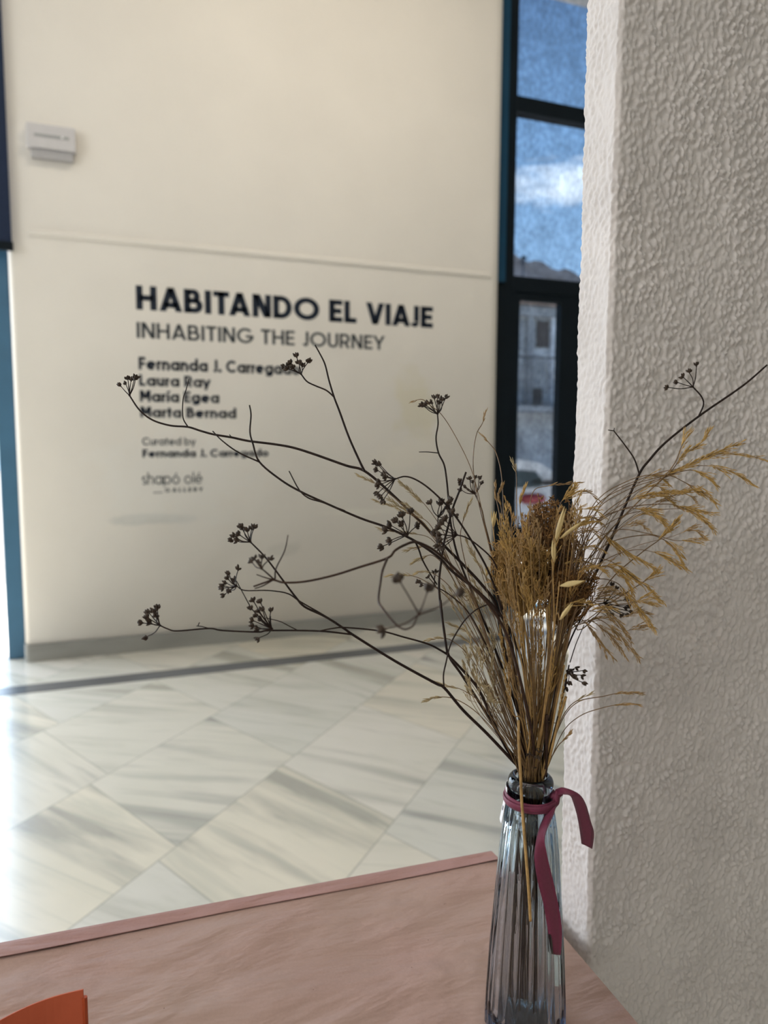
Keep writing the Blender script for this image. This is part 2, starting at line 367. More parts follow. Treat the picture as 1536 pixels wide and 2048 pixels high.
struct('wall_front_far_right', MB().box((4.4, WY, 0), (6.2, 4.44, H)), M['wall'])
struct('wall_front_far_left', MB().box((-6, WY, 0), (-4.2, 4.44, H)), M['wall'])
struct('baseboard_front', pier(-.3327, 2.463, .09, 0, .092, y0=WY - .008, y1=4.40), M['skirting'])
struct('trim_1', MB().tube([(-.225, WY, 2.166), (2.362, WY, 2.166)], .018, 12), M['wall'])     # plaster moulding above the lettering
struct('trim_2', MB().box((-4.2, 3.672, -.01), (4.4, 3.795, .0012)), M['band'])                  # dark marble strip in the floor

# ---- glazing right of the pier: fixed lights over a glazed door
def frame_box(mb, x0, x1, z0, z1, y0=FY - .03, y1=FY + .06): return mb.box((x0, y0, z0), (x1, y1, z1))
f = MB(); frame_box(f, 2.44, 2.585, 0, H); frame_box(f, 4.32, 4.42, 0, H)
frame_box(f, 2.585, 4.32, 3.205, 3.30); frame_box(f, 2.585, 4.32, 2.10, 2.20); frame_box(f, 2.585, 4.32, 4.45, H)
frame_box(f, 3.44, 3.50, 2.2, 3.205); frame_box(f, 3.44, 3.50, 3.3, 4.45)
win = struct('window_1', f, M['blacknavy'], bevel=.004)
fe = MB().box((2.44, FY - .055, 2.15), (2.508, FY - .03, H)); ob = obj('window_lit_edge', fe, M['bluelit'], win)  # lit edge of the frame, added as a bluer strip
g = MB()
for z0, z1 in ((2.2, 3.205), (3.3, 4.45)):
    for x0, x1 in ((2.585, 3.44), (3.5, 4.32)): g.box((x0, FY + .01, z0), (x1, FY + .016, z1))
obj('window_pane', g, M['pane'], win)
d = MB(); D0 = FY - .02; D1 = FY + .04
d.box((2.586, D0, .03), (2.642, D1, 2.10)); d.box((2.955, D0, .03), (3.20, D1, 2.10)); d.box((2.642, D0, 2.052), (2.955, D1, 2.10))
d.box((2.642, D0, .42), (2.955, D1, .57))
dr = struct('door_1', d, M['blacknavy'], bevel=.003)
obj('door_bottom_rail', MB().box((2.586, D0 - .004, .004), (3.2, D1, .03)), M['bluemetal'], dr)
obj('door_pane', MB().box((2.642, FY + .005, .57), (2.955, FY + .011, 2.052)), M['pane'], dr)
obj('door_kick_pane', MB().box((2.642, FY + .005, .03), (2.955, FY + .011, .42)), M['clearpane'], dr)
d = MB(); d.box((3.22, D0, .01), (3.30, D1, 2.1)); d.box((4.24, D0, .01), (4.31, D1, 2.1)); d.box((3.30, D0, 2.04), (4.24, D1, 2.1)); d.box((3.30, D0, .01), (4.24, D1, .45))
dr2 = struct('door_2', d, M['blacknavy'], bevel=.003)
obj('door_pane', MB().box((3.30, FY + .005, .45), (4.24, FY + .011, 2.04)), M['pane'], dr2)
# ---- glazing left of the pier: blue post, open doorway, blind
f = MB(); frame_box(f, -.415, -.333, 0, H); frame_box(f, -4.2, -4.1, 0, H); frame_box(f, -4.1, -.415, 4.4, H); frame_box(f, -4.1, -.415, 2.62, 2.72); frame_box(f, -1.95, -1.87, 0, 2.62)
wl = struct('window_2', f, M['bluemetal'], bevel=.004)
obj('window_pane', MB().box((-4.1, FY + .01, 2.72), (-.415, FY + .016, 4.4)), M['clearpane'], wl)
BLY = WY - .035; be = on_y(27, 502, BLY)
bl = thing('roller_blind', (-1.1, BLY, be.z), 'dark navy roller blind lowered in front of the left glazing', 'blind')
obj('blind_fabric', MB().box((-1.88, BLY - .002, be.z + .04), (be.x - .006, BLY + .002, H - .12)), M['blind'], bl)
obj('bottom_rail', MB().box((-1.885, BLY - .011, be.z), (be.x, BLY + .011, be.z + .042)), M['blacknavy'], bl, bevel=.003)
obj('roller_tube', MB().tube([(-1.9, BLY - .02, H - .08), (be.x, BLY - .02, H - .08)], .045, 16), M['blacknavy'], bl)

# ---- rough stucco pillar on the right (real relief in the part that is near)
def vnoise(x, y, seed):
    rs = np.random.RandomState(seed); T = rs.rand(256, 256)
    xi = np.floor(x).astype(int); yi = np.floor(y).astype(int); u = x - xi; v = y - yi
    u = u * u * (3 - 2 * u); v = v * v * (3 - 2 * v)
    g = lambda a, b: T[a % 256, b % 256]
    return (g(xi, yi) * (1 - u) + g(xi + 1, yi) * u) * (1 - v) + (g(xi, yi + 1) * (1 - u) + g(xi + 1, yi + 1) * u) * v
def cells(x, y, seed):      # distance to the nearest jittered cell centre
    T = np.random.RandomState(seed).rand(128, 128, 2); xi = np.floor(x).astype(int); yi = np.floor(y).astype(int); d = np.full(x.shape, 9.0)
    for a in (-1, 0, 1):
        for b in (-1, 0, 1):
            q = T[(xi + a) % 128, (yi + b) % 128]; d = np.minimum(d, np.hypot(xi + a + q[..., 0] - x, yi + b + q[..., 1] - y))
    return d
PXA = on_x(1188, 1500, .398)          # near corner of the pillar
CX, CY = PXA.x, PXA.y
def stucco():
    far = None
    # far end of the narrow side face, seen at px 1132
    for k in range(1, 400):
        q = Vector((CX + .02 * k * .001, CY + k * .001, PXA.z))
        if pix(q)[0] < 1133: far = q; break
    prof = []
    def seg(a, b, step, last=False):
        n = max(1, int(math.dist(a, b) / step))
        for i in range(n + (1 if last else 0)): prof.append((a[0] + (b[0] - a[0]) * i / n, a[1] + (b[1] - a[1]) * i / n))
    fx, fy = far.x, far.y
    seg((fx + .9, fy + .05), (fx + .05, fy + .05), .2); seg((fx + .05, fy + .05), (fx + .004, fy + .003), .004); seg((fx + .004, fy + .003), (fx, fy), .001)
    seg((fx, fy), (CX + .001, CY + .003), .0013); seg((CX + .001, CY + .003), (CX + .004, CY), .001)
    seg((CX + .004, CY), (CX + .26, CY), .0013); seg((CX + .26, CY), (CX + .9, CY), .2, True)
    P = np.array(prof); n = len(P)
    zs = np.concatenate([np.linspace(0, .5, 6)[:-1], np.arange(.5, 1.80, .0015), np.linspace(1.80, H, 12)])
    t = np.gradient(P, axis=0); t /= np.linalg.norm(t, axis=1)[:, None]; nr = np.stack([-t[:, 1], t[:, 0]], 1)   # outward
    k = np.ones(9) / 9
    nr = np.stack([np.convolve(np.pad(nr[:, i], 4, 'edge'), k, 'valid') for i in (0, 1)], 1)
    s = np.concatenate([[0], np.cumsum(np.linalg.norm(np.diff(P, axis=0), axis=1))])
    S, Zz = np.meshgrid(s, zs, indexing='ij')
    w1 = vnoise(S * 90, Zz * 70, 3) * .006; w2 = vnoise(S * 90 + 40, Zz * 70 + 9, 4) * .006
    c1 = cells((S + w1) / .0045, (Zz + w2) / .0065, 11); c2 = cells((S + w2) / .0030, (Zz + w1) / .0040, 12)
    amp = .45 + .9 * vnoise(S * 42, Zz * 30, 5)
    e = vnoise(S * 800, Zz * 640, 6)
    h = -.0030 * np.clip(1 - c1 * 1.5, 0, 1) ** 1.2 * amp + .0011 * np.clip(1 - c2 * 1.5, 0, 1) + .0009 * (vnoise(S * 120, Zz * 80, 13) - .5) + .0004 * e
    big = vnoise(S * 14, Zz * 3.2, 8) - .5
    # the smooth troweled narrow face has gentler relief
    sN = s[np.argmin(np.abs(P[:, 0] - CX) + np.abs(P[:, 1] - CY))]
    soft = 1 / (1 + np.exp((S - (sN + .004)) / .0025))
    h = h * (1 - .55 * soft)
    edge = np.exp(-((S - sN) / .004) ** 2) + .8 * np.exp(-((S - s[np.argmin(np.abs(P[:, 0] - far.x) + np.abs(P[:, 1] - far.y))]) / .004) ** 2)
    h = h + edge * (.0016 * (vnoise(Zz * 55, Zz * 0 + 3.3, 9) - .45) + .002 * (vnoise(Zz * 11, Zz * 0 + 7.1, 10) - .5))
    V = np.zeros((n, len(zs), 3)); V[..., 0] = P[:, None, 0] + nr[:, None, 0] * h + big * .0025; V[..., 1] = P[:, None, 1] + nr[:, None, 1] * h; V[..., 2] = zs[None]
    nz = len(zs); i = np.arange(n - 1)[:, None] * nz + np.arange(nz - 1)[None]
    q = np.stack([i, i + nz, i + nz + 1, i + 1], -1).reshape(-1, 4)
    me = bpy.data.meshes.new('wall_right'); o = bpy.data.objects.new('wall_right', me)
    me.vertices.add(n * nz); me.vertices.foreach_set('co', V.reshape(-1)); me.loops.add(q.size); me.loops.foreach_set('vertex_index', q.reshape(-1))
    me.polygons.add(len(q)); me.polygons.foreach_set('loop_start', np.arange(0, q.size, 4)); me.polygons.foreach_set('loop_total', np.full(len(q), 4))
    me.polygons.foreach_set('use_smooth', np.ones(len(q), bool)); me.update(); me.validate()
    me.materials.append(M['stucco']); C.objects.link(o); o['kind'] = 'structure'
stucco()

# ------------------------------------------------------------------ emergency light
e0 = on_y(57, 297, WY); e1 = on_y(152, 307, WY - .05)
ex0, ex1, ez0, ez1 = -.219, .002, 2.560, 2.672
el = thing('emergency_light', ((ex0 + ex1) / 2, WY, ez0), 'small white boxy emergency light high on the left of the wall', 'light')
obj('housing', MB().box((ex0, WY - .05, ez0), (ex1, WY, ez1)), M['plastic'], el, bevel=.004)
obj('diffuser', MB().box((ex0 + .018, WY - .036, ez0 - .042), (ex1 - .012, WY, ez0)), M['lens'], el, bevel=.003)
obj('slot', MB().box((ex0 + .035, WY - .0515, ez0 + .050), (ex1 - .03, WY - .049, ez0 + .064)), M['slot'], el)
obj('indicator', MB().box((ex1 - .066, WY - .053, ez0 + .054), (ex1 - .056, WY - .049, ez0 + .062)), M['led'], el)

# ------------------------------------------------------------------ wall lettering (monoline geometric letters)
def glyph(ch, w, XH=.71):
    """strokes of one letter, cap height 1; returns (pieces, advance width); a piece is a list of outline-strip pairs"""
    P = []; hw = w / 2
    def line(x0, y0, x1, y1):
        dx, dy = x1 - x0, y1 - y0; L = math.hypot(dx, dy); nx, ny = -dy / L * hw, dx / L * hw
        P.append([((x0 + nx, y0 + ny), (x0 - nx, y0 - ny)), ((x1 + nx, y1 + ny), (x1 - nx, y1 - ny))])
    def para(x0, y0, x1, y1, k=None):       # diagonal with horizontal ends
        k = (k or w * math.hypot(x1 - x0, y1 - y0) / abs(y1 - y0)) / 2
        P.append([((x0 - k, y0), (x0 + k, y0)), ((x1 - k, y1), (x1 + k, y1))])
    def arc(cx, cy, rx, ry, a0, a1):        # centre-line radii
        n = max(6, int(abs(a1 - a0) / 9)); st = []
        for i in range(n + 1):
            a = math.radians(a0 + (a1 - a0) * i / n); c, s = math.cos(a), math.sin(a)
            st.append(((cx + (rx + hw) * c, cy + (ry + hw) * s), (cx + (rx - hw) * c, cy + (ry - hw) * s)))
        P.append(st)
    bowl = (XH - w) / 2; o = hw
    def v(x, y0=0, y1=1): line(x, y0, x, y1)
    def hz(y, x0, x1): line(x0, y, x1, y)
    if ch == ' ': return P, .24
    if ch == '.': P.append([((0, 0), (w * 1.15, 0)), ((0, w * 1.15), (w * 1.15, w * 1.15))]); return P, w * 1.15
    if ch == '_': hz(-.02, 0, 1.75); return P, 1.75
    if ch == 'H': v(o); v(.70 - o); hz(.5, o, .70 - o); return P, .70
    if ch == 'I': v(o); return P, w
    if ch == 'A':
        k = w * 1.08; para(k / 2, 0, .40, 1); para(.80 - k / 2, 0, .40, 1); hz(.27, .17, .63); return P, .80
    if ch == 'B':
        v(o); hz(1 - o, o, .36); hz(.52, o, .38); hz(o, o, .38); r1 = (.48 - o) / 2; r2 = (.52 - o) / 2
        arc(.36, .76 - o / 2, .62 - .36 - o * 1.5, r1, -90, 90); arc(.38, .26 + o / 2, .66 - .38 - o, r2, -90, 90); return P, .66
    if ch == 'T': v(.29); hz(1 - o, 0, .58); return P, .58
    if ch == 'N': v(o); v(.70 - o); para(o * 1.25, 1, .70 - o * 1.25, 0, w * 1.18); return P, .70
    if ch == 'D': v(o); hz(1 - o, o, .34); hz(o, o, .34); arc(.32, .5, .72 - .32 - o, .5 - o, -90, 90); return P, .72
    if ch == 'O': arc(.5, .5, .5 - o, .505 - o, 0, 360); return P, 1.0
    if ch == 'G': arc(.49, .5, .49 - o, .505 - o, 42, 360); hz(.45, .52, .98 - o * .6); return P, .97
    if ch == 'E': v(o); hz(1 - o, o, .54); hz(.5, o, .50); hz(o, o, .54); return P, .54
    if ch == 'F': v(o); hz(1 - o, o, .53); hz(.48, o, .49); return P, .53
    if ch == 'L': v(o); hz(o, o, .50); return P, .50
    if ch == 'V': k = w * 1.08; para(k / 2, 1, .39, 0); para(.78 - k / 2, 1, .39, 0); return P, .78
    if ch == 'J': v(.42 - o, .26, 1); arc(.23, .235, .19 - o, .24 - o, 180 + 20, 360); return P, .42
    if ch == 'U': v(o, .3, 1); v(.66 - o, .3, 1); arc(.33, .32, .33 - o, .325 - o, 180, 360); return P, .66
    if ch == 'R':
        v(o); hz(1 - o, o, .36); hz(.40, o, .36); arc(.36, .70 - o / 2, .64 - .36 - o, (.60 - o) / 2, -90, 90); para(.34, .42, .64 - o, 0); return P, .66
    if ch == 'Y': para(.04, 1, .34, .42); para(.64, 1, .34, .42); v(.34, 0, .45); return P, .68
    if ch == 'M': v(o); v(.84 - o); para(o * 1.3, 1, .42, .28, w * 1.2); para(.84 - o * 1.3, 1, .42, .28, w * 1.2); return P, .84
    if ch == 'C': arc(.49, .5, .49 - o, .505 - o, 44, 316); return P, .86
    rx = bowl * 1.02; cy = XH / 2; W = 2 * rx + w
    if ch in 'aá': arc(W / 2, cy, rx, bowl, 0, 360); v(W - o, 0, XH); return P, W
    if ch == 'd': arc(W / 2, cy, rx, bowl, 0, 360); v(W - o, 0, 1.03); return P, W
    if ch in 'bp': arc(W / 2, cy, rx, bowl, 0, 360); v(o, -.22 if ch == 'p' else 0, 1.03 if ch == 'b' else XH); return P, W
    if ch == 'g': arc(W / 2, cy, rx, bowl, 0, 360); v(W - o, .04, XH); arc(W / 2, .05, rx, .26 - o, 205, 360); return P, W
    if ch in 'oóé':
        if ch != 'é': arc(W / 2, cy, rx, bowl, 0, 360)
        else: arc(W / 2, cy, rx, bowl, 0, 318); hz(cy, o, W - o)
        if ch != 'o': para(W / 2 - .03, XH + .09, W / 2 + .09, XH + .27)
        return P, W
    if ch == 'e': arc(W / 2, cy, rx, bowl, 0, 318); hz(cy, o, W - o); return P, W
    if ch in 'nh':
        q = .25; v(o, 0, XH if ch == 'n' else 1.03); v(2 * q + w - o - w / 2 + .0, 0, XH - q - o / 2); arc(o + q - w * .25, XH - q - o * .5, q - w * .25, q + o * .5 - hw, 0, 180); return P, 2 * q + w / 2
    if ch == 'u': q = .24; v(o, .25, XH); v(2 * q + w / 2 - o, 0, XH); arc(q + w / 4, .27, q - w * .25, .27 - hw, 180, 360); return P, 2 * q + w / 2
    if ch == 'm': return glyph('n', w)[0], .6
    if ch == 'r': v(o, 0, XH); arc(.30, XH - .27, .27 - o + .03, .27 - hw, 80, 180); return P, .34
    if ch == 'y': para(.04, XH, .29, .02); para(.54, XH, .20, -.22); return P, .58
    if ch in 'ií':
        v(o, 0, XH)
        if ch == 'í': para(o - .02, XH + .10, o + .11, XH + .28)
        return P, w
    if ch == 'l': v(o, 0, 1.03); return P, w
    if ch == 't': v(.18, 0, .92); hz(XH - o, 0, .37); return P, .37
    if ch == 's':
        arc(.22, XH * .75 - o * .25, .19 - o * .6, XH / 4 - o * .75, 40, 270); arc(.22, XH * .25 + o * .25, .21 - o * .6, XH / 4 - o * .75, -140, 90); return P, .43
    raise KeyError(ch)
KERN = {('T', 'A'): -.10, ('A', 'J'): -.11, ('I', 'A'): -.03, ('A', 'B'): -.02, ('V', 'I'): -.03, ('r', 'r'): -.02, ('R', 'a'): -.02, ('r', 'e'): -.03, ('r', 't'): -.02, ('N', 'E'): .02}
def text_mesh(txt, w, tracking, x0, x1, z, cap):
    items, x, word = [], 0.0, 0
    for ch, nx_ in zip(txt, txt[1:] + ' '):
        P, adv = glyph(ch, w); word += ch == ' '; items.append((P, x, word)); x += adv + tracking + KERN.get((ch, nx_), 0)
    tot = x - tracking; sx = (x1 - x0) / tot; out = [MB() for _ in range(word + 1)]; yf, yb = WY - .0012, WY + .0005
    for P, ox, wd in items:
        mb = out[wd]
        for st in P:
            n = len(st); vs = []
            for y in (yf, yb):
                for l, r in st:
                    for (px, pz) in (l, r): vs.append((x0 + (px + ox) * sx, y, z + pz * cap))
            fs = []
            for i in range(n - 1):
                a = 2 * i; fs += [(a, a + 1, a + 3, a + 2), (2 * n + a, 2 * n + a + 2, 2 * n + a + 3, 2 * n + a + 1),
                                  (a, a + 2, 2 * n + a + 2, 2 * n + a), (a + 1, 2 * n + a + 1, 2 * n + a + 3, a + 3)]
            mb.add(vs, fs)
    return out
wl_ = thing('wall_lettering', (1.0, WY, .95), 'dark exhibition title and artist names lettered on the white wall', 'lettering')
def letter_line(name, txt, w, tr, pl, pr, ptop, m, label=None):
    a = on_y(*pl, WY); b = on_y(*pr, WY); c = on_y(*ptop, WY)
    for wmb in text_mesh(txt, w, tr, a.x, b.x, (a.z + b.z) / 2, c.z - a.z):
        o = obj(name, wmb, m, wl_)
        if label: o['label'] = label
letter_line('title_word', 'HABITANDO EL VIAJE', .225, .075, (272.5, 619), (865.5, 656), (272.5, 570.5), M['vinyl'], 'large bold navy title word')
letter_line('subtitle_word', 'INHABITING THE JOURNEY', .165, .095, (273.5, 674.5), (768, 701), (273.5, 643), M['vinylgrey'], 'thinner grey subtitle word')
letter_line('artist_name_word', 'Fernanda J. Carregado', .22, .07, (277.5, 739.5), (600, 750), (277.5, 714), M['vinyl'], 'word of the first and longest artist name')
letter_line('artist_name_word', 'Laura Ray', .22, .07, (278.5, 771.5), (420, 775.5), (278.5, 748.5), M['vinyl'], 'word of the second artist name')
letter_line('artist_name_word', 'María Egea', .22, .07, (280, 803), (438.5, 807), (280, 780), M['vinyl'], 'word of the third artist name')
letter_line('artist_name_word', 'Marta Bernad', .22, .07, (281, 834), (472.5, 837.5), (281, 812.5), M['vinyl'], 'word of the fourth artist name')
letter_line('caption_word', 'Curated by', .155, .085, (284.5, 890), (391, 891), (284.5, 874.5), M['vinylgrey'], 'small grey caption word')
letter_line('curator_name_word', 'Fernanda J. Carregado', .22, .07, (285, 914), (537, 914), (285, 898), M['vinyl'], 'word of the small bold curator name')
letter_line('logo_word', 'shapó olé', .11, .10, (284, 968), (405, 968.5), (284, 944.5), M['vinylgrey'], 'thin grey lower-case logo word')
letter_line('logo_caption', '_GALLERY', .20, .42, (306.5, 984.5), (405.5, 983.5), (306.5, 976), M['vinylgrey'], 'tiny spaced capitals after a rule')

# ------------------------------------------------------------------ outside the windows
struct('ground_pavement', MB().box((-8, 4.42, -.16), (12, 6.6, -.02)), M['stone'])
struct('ground_street', MB().box((-30, 6.6, -.8), (60, 40, -.55)), M['asphalt'])
struct('trim_canopy', MB().box((-6, 4.45, on_y(1178, 17, 6.35).z), (8, 6.35, on_y(1178, 17, 6.35).z + .18)), M['housegrey'])
BY = 17.0
def oy(px, py): return on_y(px, py, BY)
bz = oy(1070, 606); xl = oy(1020, 700).x
hs = thing('house', (xl + 3, BY, -.55), 'pale two-storey house across the street seen through the glazed door', 'house')
zt = oy(1060, 612).z; zs_ = oy(1060, 815).z; zs2 = oy(1060, 826).z
obj('facade', MB().box((xl - 6, BY, -.55), (xl + 9, BY + 7, zt)), M['house'], hs)
obj('roof', MB().add([(xl - 6.3, BY - .35, zt), (xl + 9.3, BY - .35, zt), (xl + 9.3, BY + 7.3, zt), (xl - 6.3, BY + 7.3, zt), (xl - 6.3, BY + 3.5, zt + .8), (xl + 9.3, BY + 3.5, zt + .8)],
    [(0, 1, 5, 4), (2, 3, 4, 5), (0, 4, 3), (1, 2, 5), (0, 3, 2, 1)]), M['tile'], hs)
c0 = oy(1036, 625)
obj('cornice', MB().box((xl - 6.1, BY - .18, zt - .28), (xl + 9.1, BY, zt - .02)), M['housegrey'], hs)
bal = obj('balcony_slab', MB().box((xl - 5, BY - .9, zs2), (oy(1122, 815).x + .5, BY, zs_)), M['housegrey'], hs)
zr = oy(1060, 722).z; mb = MB(); xr = oy(1122, 815).x + .4
mb.tube([(xl - 5, BY - .85, zr), (xr, BY - .85, zr)], .025, 6); mb.tube([(xl - 5, BY - .85, zs_ + .06), (xr, BY - .85, zs_ + .06)], .015, 6)
k = xl - 5
while k < xr: mb.tube([(k, BY - .85, zs_), (k, BY - .85, zr)], .011, 4); k += .11
obj('balcony_railing', mb, M['iron'], hs)
def hwin(name, a, b, m, dep=.05): 
    A, B = oy(*a), oy(*b); return obj(name, MB().box((A.x, BY - dep, B.z), (B.x, BY + .02, A.z)), m, hs)
w = hwin('window', (1073, 642), (1096, 696), M['shutter'], .04); A, B = oy(1073, 642), oy(1096, 696)
obj('window_arch', MB().tube([((A.x + B.x) / 2 + math.cos(t) * (B.x - A.x) / 2, BY - .03, A.z + math.sin(t) * .2) for t in [i * math.pi / 10 for i in range(11)]], .05, 6), M['housegrey'], w)
hwin('pilaster', (1052, 628), (1059, 812), M['housegrey'], .12)
hwin('pilaster', (1027, 862), (1041, 935), M['housegrey'], .12)
hwin('balcony_door', (1062, 776), (1083, 815), M['shutter'], .03)
hwin('window', (1030, 640), (1046, 700), M['housegrey'], .03)
A = oy(1101, 612)
o = obj('side_wing', MB().box((A.x, BY - .10, zs_), (xl + 9, BY - .001, oy(1101, 622).z)), M['wing'], hs); o['label'] = 'brighter white wall at the right end of the house'
# mountain beyond the roofs
def mountain():
    mb = MB(); Dm = 420.0; nx, ny = 120, 14; px0, px1 = 300, 2100
    def ridge(px):
        base = 505 + (px - 1010) * .30 + (6 * math.sin(px * .11) + 4 * math.sin(px * .31 + 1) + 3 * math.sin(px * .71)) * .7
        return min(base, 800) if px > 1000 else 505 - (1000 - px) * .05 + 5 * math.sin(px * .1)
    for j in range(ny):
        for i in range(nx):
            px = px0 + (px1 - px0) * i / (nx - 1); top = on_y(px, ridge(px), Dm); t = j / (ny - 1)
            mb.v.append((top.x * (1 - .12 * (1 - t)), Dm - 190 * (1 - t), -8 + (top.z + 8) * (t ** .8) + 2.5 * math.sin(i * 1.3 + j * 2.1) * (1 - t)))
    for j in range(ny - 1):
        for i in range(nx - 1): a = j * nx + i; mb.f.append((a, a + 1, a + nx + 1, a + nx))
    o = obj('mountain', mb, M['hill'], smooth=True); tag(o, 'hazy grey mountain ridge sloping down to the right beyond the window', 'mountain')
mountain()
t0 = on_y(1047, 512, 300.0); mb = MB()
for i in range(20):
    a = t0 + Vector((random.uniform(-.9, .9), random.uniform(-.8, .8), random.uniform(-4, -.8))); mb.spindle(a, a + Vector((random.uniform(-1, 1), 0, random.uniform(.6, 1.2))), random.uniform(.3, .6), 6)
mb.tube([t0 + Vector((0, 0, -14)), t0 + Vector((0, 0, -1.5))], .3, 6)
tag(obj('tree', mb, M['hill']), 'single tiny tree standing up from the mountain ridge', 'tree')

# parked white car
def car():
    y0 = 9.2; g = -.55; cx = on_y(1084, 975, y0).x
    zb = on_y(1060, 975, y0).z; zt_ = on_y(1060, 940, y0).z; zr_ = on_y(1060, 930, y0).z
    L0, L1 = cx - 2.6, cx + 1.5
    r = thing('car', (cx - .5, y0 + .8, g), 'white parked car with a dark side window outside the glazed door', 'car')
    pr = [(L0, g + .25), (L0 - .05, g + .6), (L0 + .05, zb), (L0 + .35, zr_ - .02), (L0 + .7, zr_ + .02), (cx - .35, zr_ + .03), (cx - .05, zr_ - .03), (cx + .42, zb + .03), (cx + 1.2, zb - .12), (L1, zb - .25), (L1 + .05, g + .5), (L1, g + .25)]
    n = len(pr); mb = MB()
    mb.add([(x, y, z) for y in (y0, y0 + 1.6) for x, z in pr], [(i, (i + 1) % n, n + (i + 1) % n, n + i) for i in range(n)] + [tuple(range(n)), tuple(range(2 * n - 1, n - 1, -1))])
    obj('body', mb, M['car'], r, bevel=.05)
    def win_(nm, q, y=y0 - .012):
        k = len(q); mb = MB(); mb.add([(x, yy, z) for yy in (y, y + .02) for x, z in q], [tuple(range(k)), tuple(range(2 * k - 1, k - 1, -1))] + [(i, k + i, k + (i + 1) % k, (i + 1) % k) for i in range(k)])
        return obj(nm, mb, M['carglass'], r)
    win_('side_window', [(cx - 1.15, zb + .0), (cx - .02, zb), (cx + .0, zb + .1), (cx - .12, zt_ - .02), (cx - .4, zt_ + .005), (cx - 1.15, zt_)])
    win_('side_window', [(cx - 2.35, zb + .0), (cx - 1.25, zb), (cx - 1.25, zt_), (cx - 2.05, zt_)])
    m0 = on_y(1096, 965, y0 - .15); obj('wing_mirror', MB().spindle(m0 + Vector((-.10, 0, -.01)), m0 + Vector((.14, 0, .01)), .045, 8, rings=((0, .4), (.2, .9), (.6, 1), (.9, .8), (1, .4))), M['rubber'], r, smooth=True)
    a = on_y(1040, 998, y0); b = on_y(1088, 998, y0)
    obj('red_lamp', MB().spindle((a.x, y0 - .02, a.z), (b.x, y0 - .02, b.z + .01), .085, 10, rings=((0, .4), (.12, .85), (.5, 1), (.85, .85), (1, .4)), flat=.9), M['redlens'], r, smooth=True)
    for x in (L0 + .75, L1 - .7):
        w = obj('wheel', MB().tube([(x, y0 - .03, g + .29), (x, y0 + .17, g + .29)], .29, 24), M['rubber'], r)
        obj('wheel_trim', MB().tube([(x, y0 - .04, g + .29), (x, y0 - .02, g + .29)], .18, 20), M['chrome'], w)
car()

# ------------------------------------------------------------------ table with its paper cover
TZ = .73
tc_ = Vector((.3905, .667, TZ)); TA = math.radians(-3.36)
def tp(u, v, z=0):      # u: to the left along the far edge, v: towards the camera along the right edge
    ex = Vector((-math.cos(TA), -math.sin(TA), 0)); ey = Vector((math.sin(TA), -math.cos(TA), 0))
    return tc_ + ex * u + ey * v + Vector((0, 0, z))
TW, TDp = 1.35, .78
def slab(mb, u0, u1, v0, v1, z0, z1):
    vs = [tp(u, v, z) for z in (z0, z1) for u, v in ((u0, v0), (u1, v0), (u1, v1), (u0, v1))]
    return mb.add(vs, [(0, 1, 2, 3), (7, 6, 5, 4), (0, 4, 5, 1), (1, 5, 6, 2), (2, 6, 7, 3), (3, 7, 4, 0)])
tb = thing('table', (tp(TW / 2, TDp / 2).x, tp(TW / 2, TDp / 2).y, 0), 'table in the foreground hidden under pink paper, carrying the vase', 'table')
obj('tabletop', slab(MB(), .006, TW - .006, .006, TDp - .006, -.03, -.0015), M['tablewood'], tb)
for u, v in ((.05, .05), (TW - .05, .05), (.05, TDp - .05), (TW - .05, TDp - .05)):
    a = tp(u, v); obj('leg', MB().box((a.x - .02, a.y - .02, 0), (a.x + .02, a.y + .02, TZ - .03)), M['steel'], tb)
pc = thing('paper_table_cover', tp(TW / 2, TDp / 2), 'creased pink kraft paper covering the table top', 'table cover')
def paper_sheet():
    nu, nv = 200, 130; mb = MB(); us = [TW * i / nu for i in range(nu + 1)]; vs_ = [TDp * j / nv for j in range(nv + 1)]
    U, V = np.meshgrid(us, vs_, indexing='ij')
    h = .0030 * (vnoise(U * 7 + V * 5, V * 16 - U * 3, 21) - .5) + .0030 * np.abs(vnoise(U * 13 + 5, V * 24 + U * 9, 22) - .5) + .0014 * (vnoise(U * 30, V * 46 + U * 12, 23) - .5)
    h += .0007 * np.exp(-((V - .036 - .004 * np.sin(U * 9)) / .004) ** 2)
    h += .0010 * np.exp(-((U - .447 - .02 * V) / .0016) ** 2)      # crease running towards the viewer
    h = h * np.clip((V - .026) / .03, 0, 1); edge = np.minimum.reduce([U / .02, V / .02, np.ones_like(U)]); h = (h + .0012) * np.clip(edge, 0, 1) 
    for i in range(nu + 1):
        for j in range(nv + 1): mb.v.append(tuple(tp(U[i, j], V[i, j], h[i, j] + .0003)))
    n = nv + 1
    for i in range(nu):
        for j in range(nv): a = i * n + j; mb.f.append((a, a + 1, a + n + 1, a + n))
    # skirts hanging over the far and the right edge
    b = len(mb.v)
    for i in range(nu + 1):
        for k, dz in ((0, 0), (1, -.05)): mb.v.append(tuple(tp(U[i, 0], -.0012 * k, dz + .0002)))
    for i in range(nu): a = b + 2 * i; mb.f.append((a, a + 2, a + 3, a + 1))
    b = len(mb.v)
    for j in range(nv + 1):
        for k, dz in ((0, 0), (1, -.035)): mb.v.append(tuple(tp(-.0012 * k, V[0, j], dz + .0002)))
    for j in range(nv): a = b + 2 * j; mb.f.append((a, a + 1, a + 3, a + 2))
    return mb
obj('sheet', paper_sheet(), M['paper'], pc, smooth=True)
